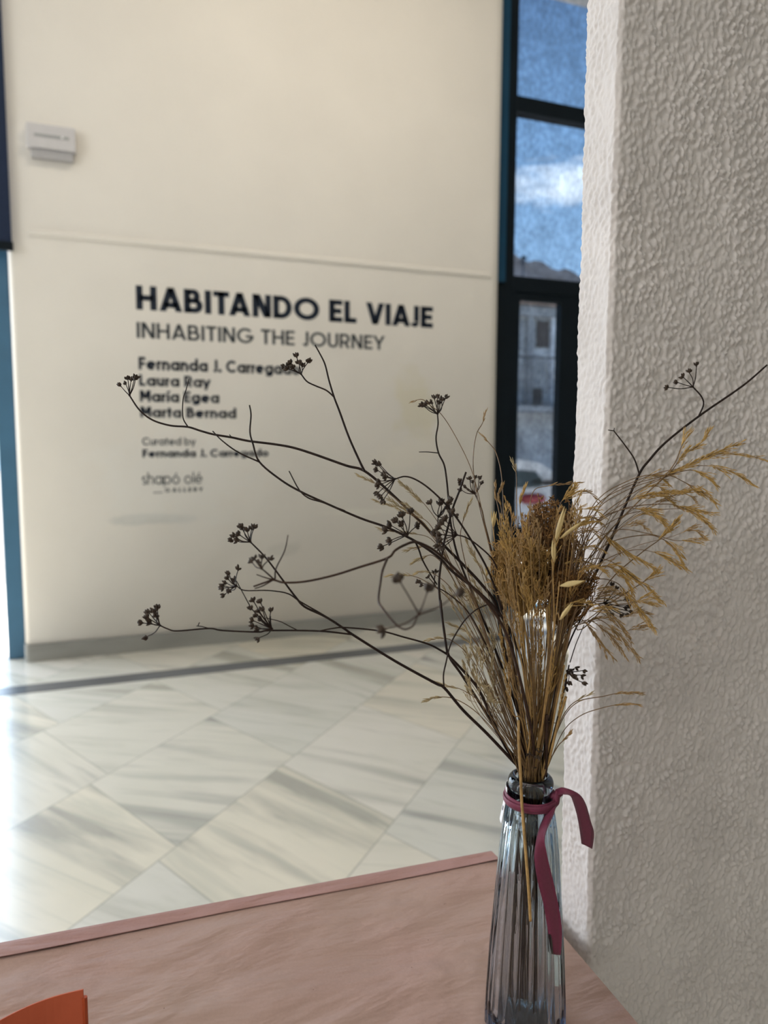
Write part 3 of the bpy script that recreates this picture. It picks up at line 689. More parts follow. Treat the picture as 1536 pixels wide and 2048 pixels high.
def lip():      # paper folded back along the far edge
    mb = MB(); n = 90
    for i in range(n + 1):
        u = TW * i / n; w = .019 + .005 * min(1, u / .6) + .0012 * math.sin(u * 17); lift = .0014 + .0020 * max(0, math.sin((u - .25) * 4.2)) ** 2
        for v, z in ((0.0, .0010), (.004, .0018), (w * .6, .0018 + lift * .4), (w, .0016 + lift), (w, .0010 + lift)): mb.v.append(tuple(tp(u, v, z)))
    for i in range(n):
        for j in range(4): a = i * 5 + j; mb.f.append((a, a + 1, a + 6, a + 5))
    return mb
obj('folded_edge', lip(), M['paperlip'], pc)

# ------------------------------------------------------------------ orange booklet, standing at the lower left
def booklet():
    b0 = on_z(172, 2135, TZ + .002); d = ray(160, 1967)
    D = b0.dot(Vector(RM[2])) - CAM.dot(Vector(RM[2])); top = at(160, 1967, D)
    hgt = top.z - b0.z
    r = thing('booklet', b0, 'orange folded booklet standing on the pink paper at lower left', 'booklet')
    def leaf(name, sx, sy, bow, dz, m, sink):
        mb = MB(); n = 16; th = .0009
        for s_ in (0, 1):
            for i in range(n + 1):
                t = i / n; x = b0.x + sx * t + math.sin(t * math.pi) * bow * .3 + (th if s_ else 0) * .4; y = b0.y + sy * t + math.sin(t * math.pi * .9) * bow + (th if s_ else 0)
                zt2 = b0.z + hgt - dz - sink * t * t
                mb.v.append((x, y, b0.z)); mb.v.append((x + .0, y, zt2))
        k = 2 * (n + 1)
        for i in range(n):
            a = 2 * i; mb.f += [(a, a + 2, a + 3, a + 1), (k + a, k + a + 1, k + a + 3, k + a + 2), (a + 1, a + 3, k + a + 3, k + a + 1)]
        mb.f += [(0, 1, k + 1, k), (k - 2, 2 * k - 2, 2 * k - 1, k - 1)]
        return obj(name, mb, m, r, smooth=False)
    leaf('cover', -.085, -.030, .012, 0, M['orange'], .004)
    leaf('inner_leaf', -.085, -.022, .011, .007, M['orangedark'], .012)
    leaf('cover', -.083, -.012, .011, .009, M['orangedark'], .012)
    sp = MB(); sp.tube([b0 + Vector((.0008, .0006, 0)), b0 + Vector((.0008, .0006, hgt - .006))], .0019, 8)
    obj('spine', sp, M['orangedark'], r)
booklet()

# ------------------------------------------------------------------ glass vase
VX, VY = .293, .446
def z_axis(py):
    lo, hi = .5, 1.4
    for _ in range(50):
        m = (lo + hi) / 2
        if pix((VX, VY, m))[1] > py: lo = m
        else: hi = m
    return lo
def wid(py, wpx): z = z_axis(py); return wpx / 2 * pix((VX, VY, z))[2] / F, z
ZR = z_axis(1550)
vase = thing('glass_vase', (VX, VY, TZ + .0025), 'tall smoky blue ribbed glass bottle vase on the pink paper', 'vase')
def vase_body():
    outer = [wid(py, w_) for py, w_ in ((2046, 160), (1990, 158), (1950, 154), (1900, 149), (1850, 142), (1780, 131), (1700, 119), (1650, 108), (1625, 100), (1608, 92))]
    zb = TZ + .0025; n = 144; ribs = 24
    ring = []      # (r, z, rib amount)
    ring += [(.004, zb + .003, 0), (.018, zb + .002, 0), (.027, zb, 0), (outer[0][0] - .0015, zb + .0006, .2), (outer[0][0] + .0002, zb + .004, .7)]
    ring += [(r, z, 1 if i < 7 else max(0, .8 - .35 * (i - 7))) for i, (r, z) in enumerate(outer) if z > zb + .006]
    rn, zn = wid(1606, 86); zt = ZR
    ring += [(rn, zn, 0), (rn * .985, zn + .003, 0), (rn * 1.02, zn + .0045, 0)]
    rr = wid(1565, 91)[0]
    for a in range(-60, 120, 20):
        ring.append((rr - .0042 + .0042 * math.cos(math.radians(a)), zt - .0055 + .0058 * math.sin(math.radians(a)), 0))
    ri = rr - .0063
    ring += [(ri + .0002, zt - .0025, 0), (ri, zt - .008, 0), (ri, zn, 0), (ri + .0012, z_axis(1625), 0)]
    for py, w_ in ((1650, 108), (1700, 119), (1780, 131), (1850, 142), (1900, 149), (1950, 154), (1990, 158)):
        r, z = wid(py, w_); ring.append((r - .0032, z, 0))
    r2 = outer[0][0] - .0036
    ring += [(r2, zb + .018, 0), (r2 - .002, zb + .0125, 0), (r2 - .007, zb + .0095, 0), (.012, zb + .0085, 0), (.004, zb + .0082, 0)]
    mb = MB(); k = len(ring)
    for r, z, am in ring:
        for j in range(n):
            a = 2 * math.pi * j / n; q = abs(math.sin(a * ribs / 2)); rr_ = r - am * .0015 * (1 - q ** .8)
            mb.v.append((VX + rr_ * math.cos(a), VY + rr_ * math.sin(a), z))
    for i in range(k - 1):
        for j in range(n): mb.f.append((i * n + j, i * n + (j + 1) % n, (i + 1) * n + (j + 1) % n, (i + 1) * n + j))
    mb.f.append(tuple(range(n - 1, -1, -1))); mb.f.append(tuple((k - 1) * n + j for j in range(n)))
    return mb
obj('bottle', vase_body(), M['glass'], vase, smooth=True)
def patch(rfun, a0, a1, z0, z1, th=.0004, na=8, nz=8):
    mb = MB()
    for s_ in (0, 1):
        for i in range(na + 1):
            for j in range(nz + 1):
                a = a0 + (a1 - a0) * i / na; z = z0 + (z1 - z0) * j / nz; r = rfun(z) + s_ * th
                mb.v.append((VX + r * math.cos(a), VY + r * math.sin(a), z))
    n = (na + 1) * (nz + 1)
    for i in range(na):
        for j in range(nz):
            a = i * (nz + 1) + j; q = (a, a + 1, a + nz + 2, a + nz + 1); mb.f += [q, tuple(n + x for x in q[::-1])]
    bd = [i * (nz + 1) for i in range(na + 1)] + [na * (nz + 1) + j for j in range(1, nz + 1)] + [i * (nz + 1) + nz for i in range(na - 1, -1, -1)] + [j for j in range(nz - 1, 0, -1)]
    for i in range(len(bd)): a, b = bd[i], bd[(i + 1) % len(bd)]; mb.f.append((a, b, n + b, n + a))
    return mb
zs0, zs1 = z_axis(1642), z_axis(1572)
def rst(z): 
    r0 = wid(1642, 112)[0]; r1 = wid(1600, 92)[0]; t = (z - zs0) / (zs1 - zs0); return r0 + (r1 - r0) * min(1, t * 1.25) + .0008
vl = math.atan2(-math.cos(math.radians(32)), 0) if 0 else math.radians(180 - 30)
st = obj('price_sticker', patch(rst, math.radians(118), math.radians(168), zs0, zs1), M['sticker'], vase); st['label'] = 'white sticker on the side of the neck'
obj('sticker_print', patch(lambda z: rst(z) + .0006, math.radians(158), math.radians(163), zs0 + .009, zs0 + .012, .0002, 2, 2), M['ink'], st)

# ------------------------------------------------------------------ ribbon
rb = thing('ribbon', (VX, VY, z_axis(1600)), 'burgundy satin ribbon knotted round the vase neck with two loose tails', 'ribbon')
mb = MB(); rn = wid(1600, 90)[0] + .0012
KN = at(1111, 1596, pix((VX, VY, z_axis(1596)))[2] - .008)
for k, (py, dr_, tw) in enumerate(((1588, .0004, .0012), (1600, .0009, -.0010), (1594, .0015, .0004))):
    z = z_axis(py); pts = []
    for i in range(49):
        a = 2 * math.pi * i / 48; pts.append((VX + (rn + dr_) * math.cos(a), VY + (rn + dr_) * math.sin(a), z + tw * math.sin(a + k)))
    n = 8; b = len(mb.v)
    for i, p in enumerate(pts):
        a = 2 * math.pi * i / 48
        for j in range(n):
            g_ = 2 * math.pi * j / n; rr_ = .0007 * math.cos(g_); mb.v.append((p[0] + rr_ * math.cos(a), p[1] + rr_ * math.sin(a), p[2] + .0022 * math.sin(g_)))
    for i in range(48):
        for j in range(n): mb.f.append((b + i * n + j, b + (i + 1) * n + j, b + (i + 1) * n + (j + 1) % n, b + i * n + (j + 1) % n))
obj('neck_band', mb, M['ribbon'], rb, smooth=True)
mb = MB(); mb.spindle(KN + Vector((0, 0, -.006)), KN + Vector((.001, 0, .0055)), .0036, 10, rings=((0, .5), (.2, .95), (.5, 1), (.8, .9), (1, .45)), flat=.8)
mb.spindle(KN + Vector((-.004, .002, .001)), KN + Vector((.005, -.001, .003)), .0027, 8, rings=((0, .5), (.3, 1), (.7, 1), (1, .5)))
obj('knot', mb, M['ribbon'], rb, smooth=True)
def tail(L, R, DL, DR):
    c = lambda q: (900 + q[0] * .292, 1450 + q[1] * .292)
    n = len(L); dl = [at(*c(L[i]), DL[i]) for i in range(n)]; dr_ = [at(*c(R[i]), DR[i]) for i in range(n)]
    a, b = smooth_path(dl, 6), smooth_path(dr_, 6); mb = MB(); m_ = len(a)
    for s_ in (0, 1):
        for i in range(m_):
            t = (a[min(i + 1, m_ - 1)] - a[max(i - 1, 0)]); nrm = t.cross(b[i] - a[i]); nrm = nrm.normalized() if nrm.length > 1e-12 else Vector((0, 1, 0))
            for k in range(5):
                p = a[i].lerp(b[i], k / 4) + nrm * (.0005 * s_ + .0006 * math.sin(k / 4 * math.pi)); mb.v.append(tuple(p))
    N_ = m_ * 5
    for i in range(m_ - 1):
        for k in range(4):
            q = (i * 5 + k, i * 5 + k + 1, (i + 1) * 5 + k + 1, (i + 1) * 5 + k); mb.f += [q, tuple(N_ + x for x in q[::-1])]
        for k in (0, 4): q = (i * 5 + k, (i + 1) * 5 + k, N_ + (i + 1) * 5 + k, N_ + i * 5 + k); mb.f.append(q)
    for i in (0, m_ - 1):
        for k in range(4): mb.f.append((i * 5 + k, i * 5 + k + 1, N_ + i * 5 + k + 1, N_ + i * 5 + k))
    return mb
kd = pix(KN)[2]
o = obj('tail', tail([(722, 440), (780, 428), (880, 470), (930, 540), (965, 660), (987, 745), (975, 850)],
         [(732, 482), (775, 474), (822, 482), (846, 530), (872, 620), (890, 720), (903, 815)],
         [kd, kd - .004, kd - .004, kd + .002, kd + .006, kd + .010, kd + .012], [kd - .002, kd - .008, kd - .010, kd - .006, kd - .001, kd + .003, kd + .006]), M['ribbon'], rb, smooth=True); o['label'] = 'short tail sticking out to the right'
o = obj('tail', tail([(690, 560), (650, 610), (603, 740), (577, 900), (602, 1080), (640, 1230), (668, 1400), (687, 1562)],
         [(730, 545), (712, 610), (652, 760), (665, 900), (707, 1080), (747, 1270), (764, 1420), (757, 1572)],
         [kd - .003, kd - .004, kd - .010, kd - .014, kd - .013, kd - .011, kd - .006, kd - .002], [kd - .003, kd - .012, kd - .016, kd - .010, kd - .006, kd - .004, kd - .001, kd + .001]), M['ribbon'], rb, smooth=True); o['label'] = 'long tail hanging down the front of the vase'

# ------------------------------------------------------------------ stems in the vase
MZ = ZR - .004
def inside(p_last, seed, reach=None):
    """last point above the rim -> point in the mouth -> foot inside the bottle"""
    rs = random.Random(seed); off = Vector((p_last.x - VX, p_last.y - VY, 0)); r = off.length
    rmax = .0090
    if r > rmax: off *= rmax * rs.uniform(.85, 1) / r
    m = Vector((VX + off.x, VY + off.y, MZ))
    zf = (TZ + .0135 + rs.random() * .02 if rs.random() < .22 else z_axis(rs.uniform(1640, 1860))) if reach is None else reach
    d = -off * rs.uniform(.3, 1.4) + Vector((rs.uniform(-.008, .008), rs.uniform(-.008, .008), 0))
    if d.length > .017: d *= .017 / d.length
    neck = m.lerp(Vector((VX + d.x, VY + d.y, zf)), .22); o2 = Vector((neck.x - VX, neck.y - VY, 0))
    if o2.length > .0085: o2 *= .0085 / o2.length
    return [m, Vector((VX + o2.x, VY + o2.y, neck.z)), Vector((VX + d.x, VY + d.y, zf))]
def path3(pts, D0, D1):
    """pixel path (tip first) with depths, linear where not given"""
    n = len(pts); L = [0]
    for i in range(1, n): L.append(L[-1] + math.dist(pts[i][:2], pts[i - 1][:2]))
    ds = [p[2] if len(p) > 2 else None for p in pts]
    if ds[0] is None: ds[0] = D0
    if ds[-1] is None: ds[-1] = D1
    kn = [i for i in range(n) if ds[i] is not None]
    for a, b in zip(kn, kn[1:]):
        for i in range(a + 1, b): t = (L[i] - L[a]) / max(1e-6, L[b] - L[a]); ds[i] = ds[a] + (ds[b] - ds[a]) * t
    return [at(p[0], p[1], d) for p, d in zip(pts, ds)]
def lin(a, b, n): return [a + (b - a) * i / max(1, n - 1) for i in range(n)]
PXM = .55 / F
DM = .548
def umbel(root, node, heads, D, seed, nseed=7, size=1.0, m=None, jit=.012, dist=None):
    rs = random.Random(seed); mb = MB(); hs_ = []
    for (px, py) in heads:
        h = at(px, py, D + rs.uniform(-jit, jit)); mid = node.lerp(h, .5) + Vector((rs.uniform(-1, 1), rs.uniform(-1, 1), rs.uniform(-1, .3))) * .0012
        pt = smooth_path([node, mid, h], 4); mb.tube(pt, lin(.00042, .00030, len(pt)), 5); hs_.append((h, (h - node).normalized()))
    mb.spindle(node - Vector((0, 0, .0008)), node + Vector((0, 0, .0010)), .0009, 6)
    u = obj('umbel', mb, m or M['stalk'], root)
    for h, d in hs_:
        sb = MB(); side = d.orthogonal().normalized(); up = d.cross(side)
        for k in range(nseed):
            a = 2 * math.pi * (k + rs.random() * .6) / nseed; sp_ = rs.uniform(.25, .95) if k else 0
            v = (d + (side * math.cos(a) + up * math.sin(a)) * sp_).normalized()
            b0 = h + v * .0010 * size; b1 = b0 + v * rs.uniform(.0034, .0046) * size
            sb.tube([h - d * .0004, b0 + v * .0004], .00028, 4); sb.spindle(b0, b1, rs.uniform(.00098, .00132) * size, 6)
        obj('seed_head', sb, M['seed'], u, smooth=True)
    return u
SEED = [100]
def stalk(label, main, D0, D1, r0=.0006, r1=.0013, branches=(), umbels=(), m='stalk', to_vase=True, kind='fennel_stalk'):
    SEED[0] += 1; P = path3(main, D0, D1); above = len(P)
    foot = inside(P[-1], SEED[0]) if to_vase else []
    t = thing(kind, foot[-1] if foot else P[-1], label, 'dried flower')
    pts = smooth_path(P + foot, 6); n = len(pts); k = (above - 1) * 6
    rad = [r0 + (r1 - r0) * min(1, i / max(1, k)) ** .8 for i in range(n)]
    mb = MB(); mb.tube(pts, rad, 7)
    for b in branches:
        bp, d0, d1, ra, rb_ = b; q = smooth_path(path3(bp, d0, d1), 6); mb.tube(q, lin(ra, rb_, len(q)), 6)
    obj('stem', mb, M[m], t, smooth=True)
    for nd, D, heads, *opt in umbels:
        SEED[0] += 1; o = opt[0] if opt else {}
        umbel(t, at(*nd, D), heads, o.pop('HD', D), SEED[0], m=M[m], **o)
    return t

# U: the long upper-left stalk
stalk('longest dark fennel stalk, arching to upper left over the lettering',
      [(259, 791), (279, 820), (305, 840), (340, 851), (376, 854), (402, 862), (428, 869), (464, 875), (497, 882), (545, 888), (585, 895), (627, 908), (692, 931), (729, 942), (776, 981), (846, 1049), (898, 1101), (920, 1123), (959, 1164), (990, 1206), (1000, 1255), (1011, 1309), (1029, 1380), (1040, 1440), (1052, 1510), (1056, 1538)], .56, DM, .0006, .00125,
      branches=[([(378, 758), (372, 780), (366, 800), (366, 835), (376, 854)], .55, .557, .0003, .0005), ([(459, 869), (462, 873), (470, 876)], .555, .557, .0003, .0005),
                ([(630, 690), (640, 708), (650, 729), (658, 761), (668, 794), (679, 823), (698, 875), (720, 924), (729, 942)], .54, .552, .0005, .0009),
                ([(602, 748), (614, 763), (632, 772), (653, 781), (668, 794)], .54, .545, .0005, .0006)],
      umbels=[((259, 791), .56, [(268, 760), (262, 763), (256, 760), (252, 769), (271, 757), (243, 774)], dict(nseed=4, size=.85)),
              ((602, 748), .54, [(570, 734), (583, 729), (594, 716), (599, 729), (615, 726), (588, 737), (604, 735), (578, 738)], dict(nseed=6, size=.85))])
# V
stalk('dark fennel stalk just below the longest one, forking under the curator name',
      [(499, 810), (502, 830), (500, 864), (506, 888), (519, 924), (562, 960), (601, 983), (653, 1007), (720, 1036), (772, 1054), (817, 1075), (846, 1092), (880, 1117), (905, 1143), (950, 1178), (988, 1214), (1014, 1250), (1037, 1300), (1052, 1360), (1066, 1440), (1072, 1500), (1074, 1538)], .52, DM + .004, .0005, .0012,
      branches=[([(425, 862), (445, 882), (477, 905), (519, 924)], .515, .522, .0004, .0006), ([(578, 942), (598, 979), (617, 996), (646, 1005), (690, 1022)], .51, .52, .0004, .0006),
                ([(874, 1169), (860, 1147), (845, 1120), (838, 1100), (830, 1082)], .55, .535, .0005, .0007)],
      umbels=[((815, 1070), .528, [(784, 1052), (795, 1045), (805, 1036), (806, 1053), (820, 1028), (831, 1054), (777, 1061), (784, 1080), (767, 1092)], dict(nseed=7))])
# T: the loop curling towards the viewer
stalk('thick fennel stalk looping over and curling down towards the viewer',
      [(507, 1173, .43), (530, 1165), (547, 1160, .43), (568, 1165), (610, 1163), (666, 1151), (720, 1134), (775, 1116, .435), (790, 1101), (807, 1091), (828, 1084, .45), (849, 1090), (874, 1105), (909, 1137), (947, 1176, .49), (982, 1215), (1010, 1262), (1030, 1320), (1050, 1400), (1066, 1480), (1068, 1536)], .43, DM - .006, .0005, .0011, m='stalkred',
      branches=[([(523, 1137), (536, 1148), (550, 1161)], .42, .43, .0004, .0005), ([(510, 1185 - 8), (525, 1172), (545, 1161)], .42, .43, .0004, .0004), ([(513, 1149), (530, 1155), (548, 1160)], .425, .43, .0003, .0005),
                ([(576, 1070), (569, 1102), (552, 1137), (550, 1158)], .42, .43, .0003, .0005),
                ([(835, 1232, .35), (828, 1248), (821, 1255, .355), (807, 1258), (789, 1246), (766, 1218, .375), (757, 1200), (761, 1165), (765, 1141), (775, 1116, .435)], .35, .435, .0004, .0008)],
      umbels=[((523, 1137), .42, [(510, 1120), (524, 1119), (538, 1120), (504, 1124), (519, 1128)], dict(nseed=5, size=.7)),
              ((838, 1229), .345, [(801, 1165), (854, 1185), (909, 1190), (772, 1257)], dict(nseed=9, size=1.0, jit=.006))])
# P + Q: lower left
stalk('fennel stalk running to lower left, its lowest twig level with the skirting',
      [(501, 1084), (532, 1116), (564, 1158), (592, 1195), (610, 1214), (650, 1233), (691, 1259), (705, 1269), (790, 1322), (870, 1366), (889, 1376), (926, 1420), (975, 1468), (1024, 1520), (1040, 1538)], .50, DM - .002, .0005, .00125, m='stalk',
      branches=[([(473, 1172), (490, 1181), (536, 1181), (575, 1187), (600, 1203), (640, 1226), (673, 1246)], .49, .508, .0004, .0006),
                ([(320, 1251), (336, 1258), (355, 1262), (418, 1257), (446, 1261), (515, 1264), (540, 1261), (638, 1262), (705, 1269)], .49, .51, .0005, .0007),
                ([(393, 1252), (403, 1253), (420, 1257.5)], .49, .49, .0003, .0004), ([(399, 1245), (397, 1249), (396, 1253)], .49, .49, .0003, .0003),
                ([(473, 1162), (488, 1190), (504, 1218), (525, 1241), (543, 1257)], .488, .492, .0003, .0004),
                ([(532, 1236), (560, 1243), (580, 1253), (596, 1261)], .488, .495, .0003, .0004), ([(541, 1232), (542, 1248), (544, 1258)], .488, .49, .0003, .0003),
                ([(638, 1262), (665, 1257), (691, 1255), (761, 1262), (807, 1274), (856, 1288), (880, 1300), (895, 1309)], .50, .53, .0005, .0008)],
      umbels=[((501, 1084), .50, [(466, 1080), (471, 1074), (481, 1071), (487, 1059), (484, 1057), (495, 1064), (507, 1058), (503, 1060), (478, 1081)], dict(nseed=6, size=.8)),
              ((473, 1172), .49, [(447, 1176), (449, 1172), (459, 1151), (458, 1160), (453, 1166), (469, 1162), (459, 1180), (451, 1188), (476, 1140)], dict(nseed=6, size=.75)),
              ((320, 1251), .49, [(287, 1246), (299, 1227), (298, 1237), (315, 1220), (313, 1234), (302, 1246), (309, 1226), (294, 1273)], dict(nseed=7, size=.85)),
              ((544, 1258), .49, [(504, 1219), (508, 1204), (522, 1207), (519, 1226), (541, 1225), (508, 1242), (509, 1252), (524, 1241), (517, 1258), (519, 1275), (526, 1222), (514, 1234)], dict(nseed=6, size=.75))])
stalk('fennel stalk forking low on the left, crossing the floor band',
      [(895, 1309), (925, 1340), (958, 1380), (985, 1440), (1015, 1500), (1046, 1538)], .532, DM, .0009, .0012,
      branches=[([(881, 1200), (887, 1255), (895, 1309)], .532, .532, .0008, .0009), ([(985, 1207), (970, 1211), (950, 1221), (930, 1240), (912, 1267), (900, 1292), (892, 1325), (887, 1350), (888, 1374)], .53, .525, .0005, .0006)])
# R: nearly vertical dark stalk
stalk('upright dark fennel stalk with a cut top, standing left of the grasses',
      [(932, 944), (919, 981), (906, 1015), (898, 1046), (888, 1085), (883, 1119), (878, 1165), (881, 1211), (888, 1260), (897, 1310), (925, 1352), (968, 1420), (1012, 1492), (1050, 1538)], .535, DM + .002, .0007, .0010,
      umbels=[((914, 1070), .53, [(874, 1066), (882, 1058), (888, 1050), (893, 1043), (886, 1078), (880, 1090), (890, 1092), (905, 1030), (884, 1069)], dict(nseed=8)),
              ((877, 1034), .545, [(862, 1009), (879, 1012), (882, 1007), (898, 1003), (895, 1008), (890, 1018), (908, 1031)], dict(nseed=6, size=.85))],
      branches=[([(876, 1036), (874, 1085), (883, 1112)], .545, .54, .0004, .0005), ([(914, 1070), (932, 1075), (956, 1091), (987, 1122), (1005, 1170)], .53, .54, .0005, .0006)])
# W
stalk('fennel stalk bent over, its umbel hanging against the upper left fork',
      [(790, 958), (810, 953), (831, 959), (857, 976), (888, 1005), (912, 1034), (945, 1085), (980, 1150), (1010, 1240), (1040, 1360), (1062, 1470), (1066, 1538)], .53, DM + .003, .0005, .0009,
      umbels=[((790, 958), .53, [(754, 927), (756, 941), (772, 951), (762, 962), (760, 969), (758, 984), (768, 998), (774, 955), (761, 931), (764, 990)], dict(nseed=6, size=.85))])
# X
stalk('slim wavy fennel stalk carrying the topmost flat umbel before the wall',
      [(875, 828), (876, 849), (872, 877), (877, 906), (888, 929), (893, 958), (897, 1000), (902, 1050), (915, 1110), (950, 1200), (995, 1310), (1040, 1440), (1060, 1538)], .555, DM + .006, .0005, .0009,
      branches=[([(838, 904), (856, 904), (876, 906)], .55, .555, .0003, .0004)],
      umbels=[((875, 828), .555, [(846, 811), (850, 814), (857, 807), (864, 807), (869, 799), (875, 798), (881, 800), (890, 798), (877, 809), (884, 803), (854, 812)], dict(nseed=4, size=.8))])
# Y
stalk('slim fennel stalk with a small umbel just left of the door frame',
      [(950, 988), (963, 1018), (969, 1046), (979, 1085), (989, 1130), (1002, 1200), (1020, 1300), (1045, 1420), (1064, 1538)], .57, DM + .008, .0005, .0008, m='stalkred',
      umbels=[((950, 988), .57, [(922, 964), (924, 981), (933, 975), (940, 960), (946, 968), (950, 958), (958, 959), (961, 968), (925, 970)], dict(nseed=5, size=.75))])
# small one left of the bundle
stalk('short fennel stalk with a sparse umbel above the skirting',
      [(884, 1176), (868, 1172), (900, 1190), (940, 1230), (985, 1320), (1030, 1440), (1058, 1538)][1:], .55, DM, .0004, .0008, m='stalkred',
      umbels=[((870, 1172), .55, [(843, 1165), (847, 1171), (858, 1156), (868, 1148), (871, 1147), (838, 1164)], dict(nseed=3, size=.7))])
# K: the right-hand stalk
stalk('thick dark fennel stalk leaning right across the stucco pillar',
      [(1534, 730), (1500, 760), (1471, 782), (1397, 833), (1331, 885), (1297, 922), (1279, 947), (1251, 1010), (1225, 1072), (1191, 1147), (1162, 1205), (1136, 1250), (1113, 1294), (1103, 1370), (1097, 1434), (1090, 1500), (1086, 1538)], .545, DM, .0006, .0013, m='stalk',
      branches=[([(1386, 774), (1402, 792), (1407, 809), (1397, 833)], .535, .54, .0005, .0006), ([(1227, 861), (1248, 888), (1268, 917), (1278, 946)], .53, .54, .0004, .0006), ([(1216, 860), (1222, 861), (1229, 862)], .53, .53, .0003, .0004), ([(1229, 856), (1228, 860), (1229, 864)], .53, .53, .0003, .0003)],
      umbels=[((1386, 774), .535, [(1337, 775), (1367, 755), (1379, 746), (1393, 733), (1356, 765)], dict(nseed=5, size=.75))])
stalk('short fennel stalk with a dark umbel resting against the pillar edge low down',
      [(1136, 1340), (1150, 1290), (1138, 1330), (1128, 1380), (1112, 1450), (1090, 1538)][2:], .535, DM - .004, .0005, .0008,
      branches=[([(1168, 1250), (1152, 1288), (1140, 1325)], .535, .535, .0003, .0004)],
      umbels=[((1134, 1342), .535, [(1137, 1362), (1141, 1340), (1150, 1336), (1165, 1341), (1161, 1350), (1163, 1364), (1132, 1373), (1148, 1353), (1143, 1350)], dict(nseed=4, size=.85))])
stalk('fennel stalk hidden in the grasses with a dark umbel on the pillar face',
      [(1208, 1206), (1180, 1215), (1150, 1260), (1120, 1340), (1100, 1440), (1082, 1538)], .55, DM, .0004, .0008,
      umbels=[((1208, 1206), .55, [(1252, 1210), (1246, 1214), (1250, 1228), (1240, 1228), (1256, 1222), (1234, 1190), (1223, 1173), (1230, 1180), (1248, 1200), (1222, 1226)], dict(nseed=5, size=.75))])

# straw hanging outside, in front of the bottle
mb = MB(); zf = lambda py: pix((VX, VY, z_axis(py)))[2]
pth = path3([(1037, 1440, zf(1540) - .016), (1038, 1500, zf(1540) - .018), (1041, 1545, zf(1545) - .0195), (1043, 1596, zf(1596) - .0205), (1047, 1650, zf(1650) - .025), (1052, 1713, zf(1713) - .029), (1058, 1790, zf(1790) - .0335), (1061, 1842, zf(1842) - .036)], 0, 0)
mb.tube(smooth_path(pth, 6), .0011, 7); tag(obj('straw_stem', mb, M['straw'], smooth=True), 'single golden straw hanging outside the vase, tucked under the ribbon', 'dried flower')

# ------------------------------------------------------------------ wild carrot seed heads ("nests")
def nest(label, node, top, half, D, n, seed, m, flare=.85, path=None, depth=.9, bristle=1.0, colm='straw', rtop=.62, shag=1.0, raym='nestdark', bl=1.0):
    rs = random.Random(seed); B = at(*node, D); T = at(*top, D); ax = (T - B); hgt = ax.length; ax.normalize()
    u = Vector(RM[0]); u = (u - ax * u.dot(ax)).normalized(); w = ax.cross(u); R = half * D / F
    P = path3(path, D, DM); foot = inside(P[-1], seed)
    t = thing('wild_carrot_head', foot[-1], label, 'dried flower')
    pts = smooth_path([B] + P + foot, 6); mb = MB(); mb.tube(pts, lin(.0009, .0012, len(pts)), 7); obj('stem', mb, M[colm], t, smooth=True)
    rays = MB(); br = MB()
    for i in range(n):
        a = 2 * math.pi * rs.random(); q = math.sqrt(rs.random()); ca, sa = math.cos(a), math.sin(a) * depth
        hh = hgt * (1 - .28 * q * rs.uniform(.5, 1.2)) * rs.uniform(.88, 1.03)
        rd = lambda f, k: B + ax * hh * f + (u * ca + w * sa) * R * k * q
        tip = rd(1, rtop if q > .6 else .95) + Vector((rs.uniform(-1, 1), rs.uniform(-1, 1), rs.uniform(-1, 1))) * .002
        J = lambda k: Vector((rs.gauss(0, 1), rs.gauss(0, 1), rs.gauss(0, 1))) * k * shag
        pts = smooth_path([B, rd(.25, .55) + J(.0008), rd(.55, 1.0) + J(.0016), rd(.8, flare) + J(.002), tip + J(.0015)], 3)
        rays.tube(pts, lin(.0005, .0003, len(pts)), 4)
        # bristly seeds at the end and along the outside of each ray
        for k in range(int(16 * bristle)):
            p = pts[-1 - rs.randrange(0, 10)] if k > 4 else tip
            v = Vector((rs.uniform(-1, 1), rs.uniform(-1, 1), rs.uniform(-.2, 1.3) if shag > .6 else rs.uniform(.4, 2.2))).normalized()
            br.spindle(p, p + v * rs.uniform(.0018, .0038) * bl, rs.uniform(.00035, .0006), 4, rings=((0, .5), (.4, 1), (1, .15)))
    obj('rays', rays, M[raym], t); obj('seeds', br, M[m], t)
    return t
nest('tall rust-brown wild carrot head before the door glass', (1102, 1205), (1098, 992), 66, .565, 150, 1, 'nest', path=[(1098, 1300), (1085, 1430), (1072, 1538)], rtop=.80)
nest('golden bristly wild carrot head, left of the tall one', (1044, 1232), (1037, 1070), 52, .545, 170, 2, 'nestgold', path=[(1048, 1300), (1058, 1440), (1066, 1538)], rtop=1.06, flare=1.06, shag=.85, bristle=1.0, bl=1.5, raym='nestgold')
nest('rust-brown wild carrot head low on the right, touching the pillar edge', (1126, 1262), (1140, 1140), 48, .54, 110, 3, 'nest', path=[(1114, 1340), (1092, 1450), (1076, 1538)], rtop=.9, flare=1.0)
nest('small golden wild carrot head hanging below the left golden one', (1040, 1212), (1026, 1148), 40, .556, 50, 4, 'nestgold', path=[(1062, 1330), (1066, 1450), (1064, 1538)], rtop=1.0, flare=1.0)
nest('sparse brown wild carrot rosette at the pillar edge, right of the others', (1158, 1200), (1166, 1140), 26, .53, 26, 5, 'nest', path=[(1140, 1260), (1110, 1400), (1084, 1538)], rtop=1.3, flare=1.1, bristle=.5, colm='grassdark')

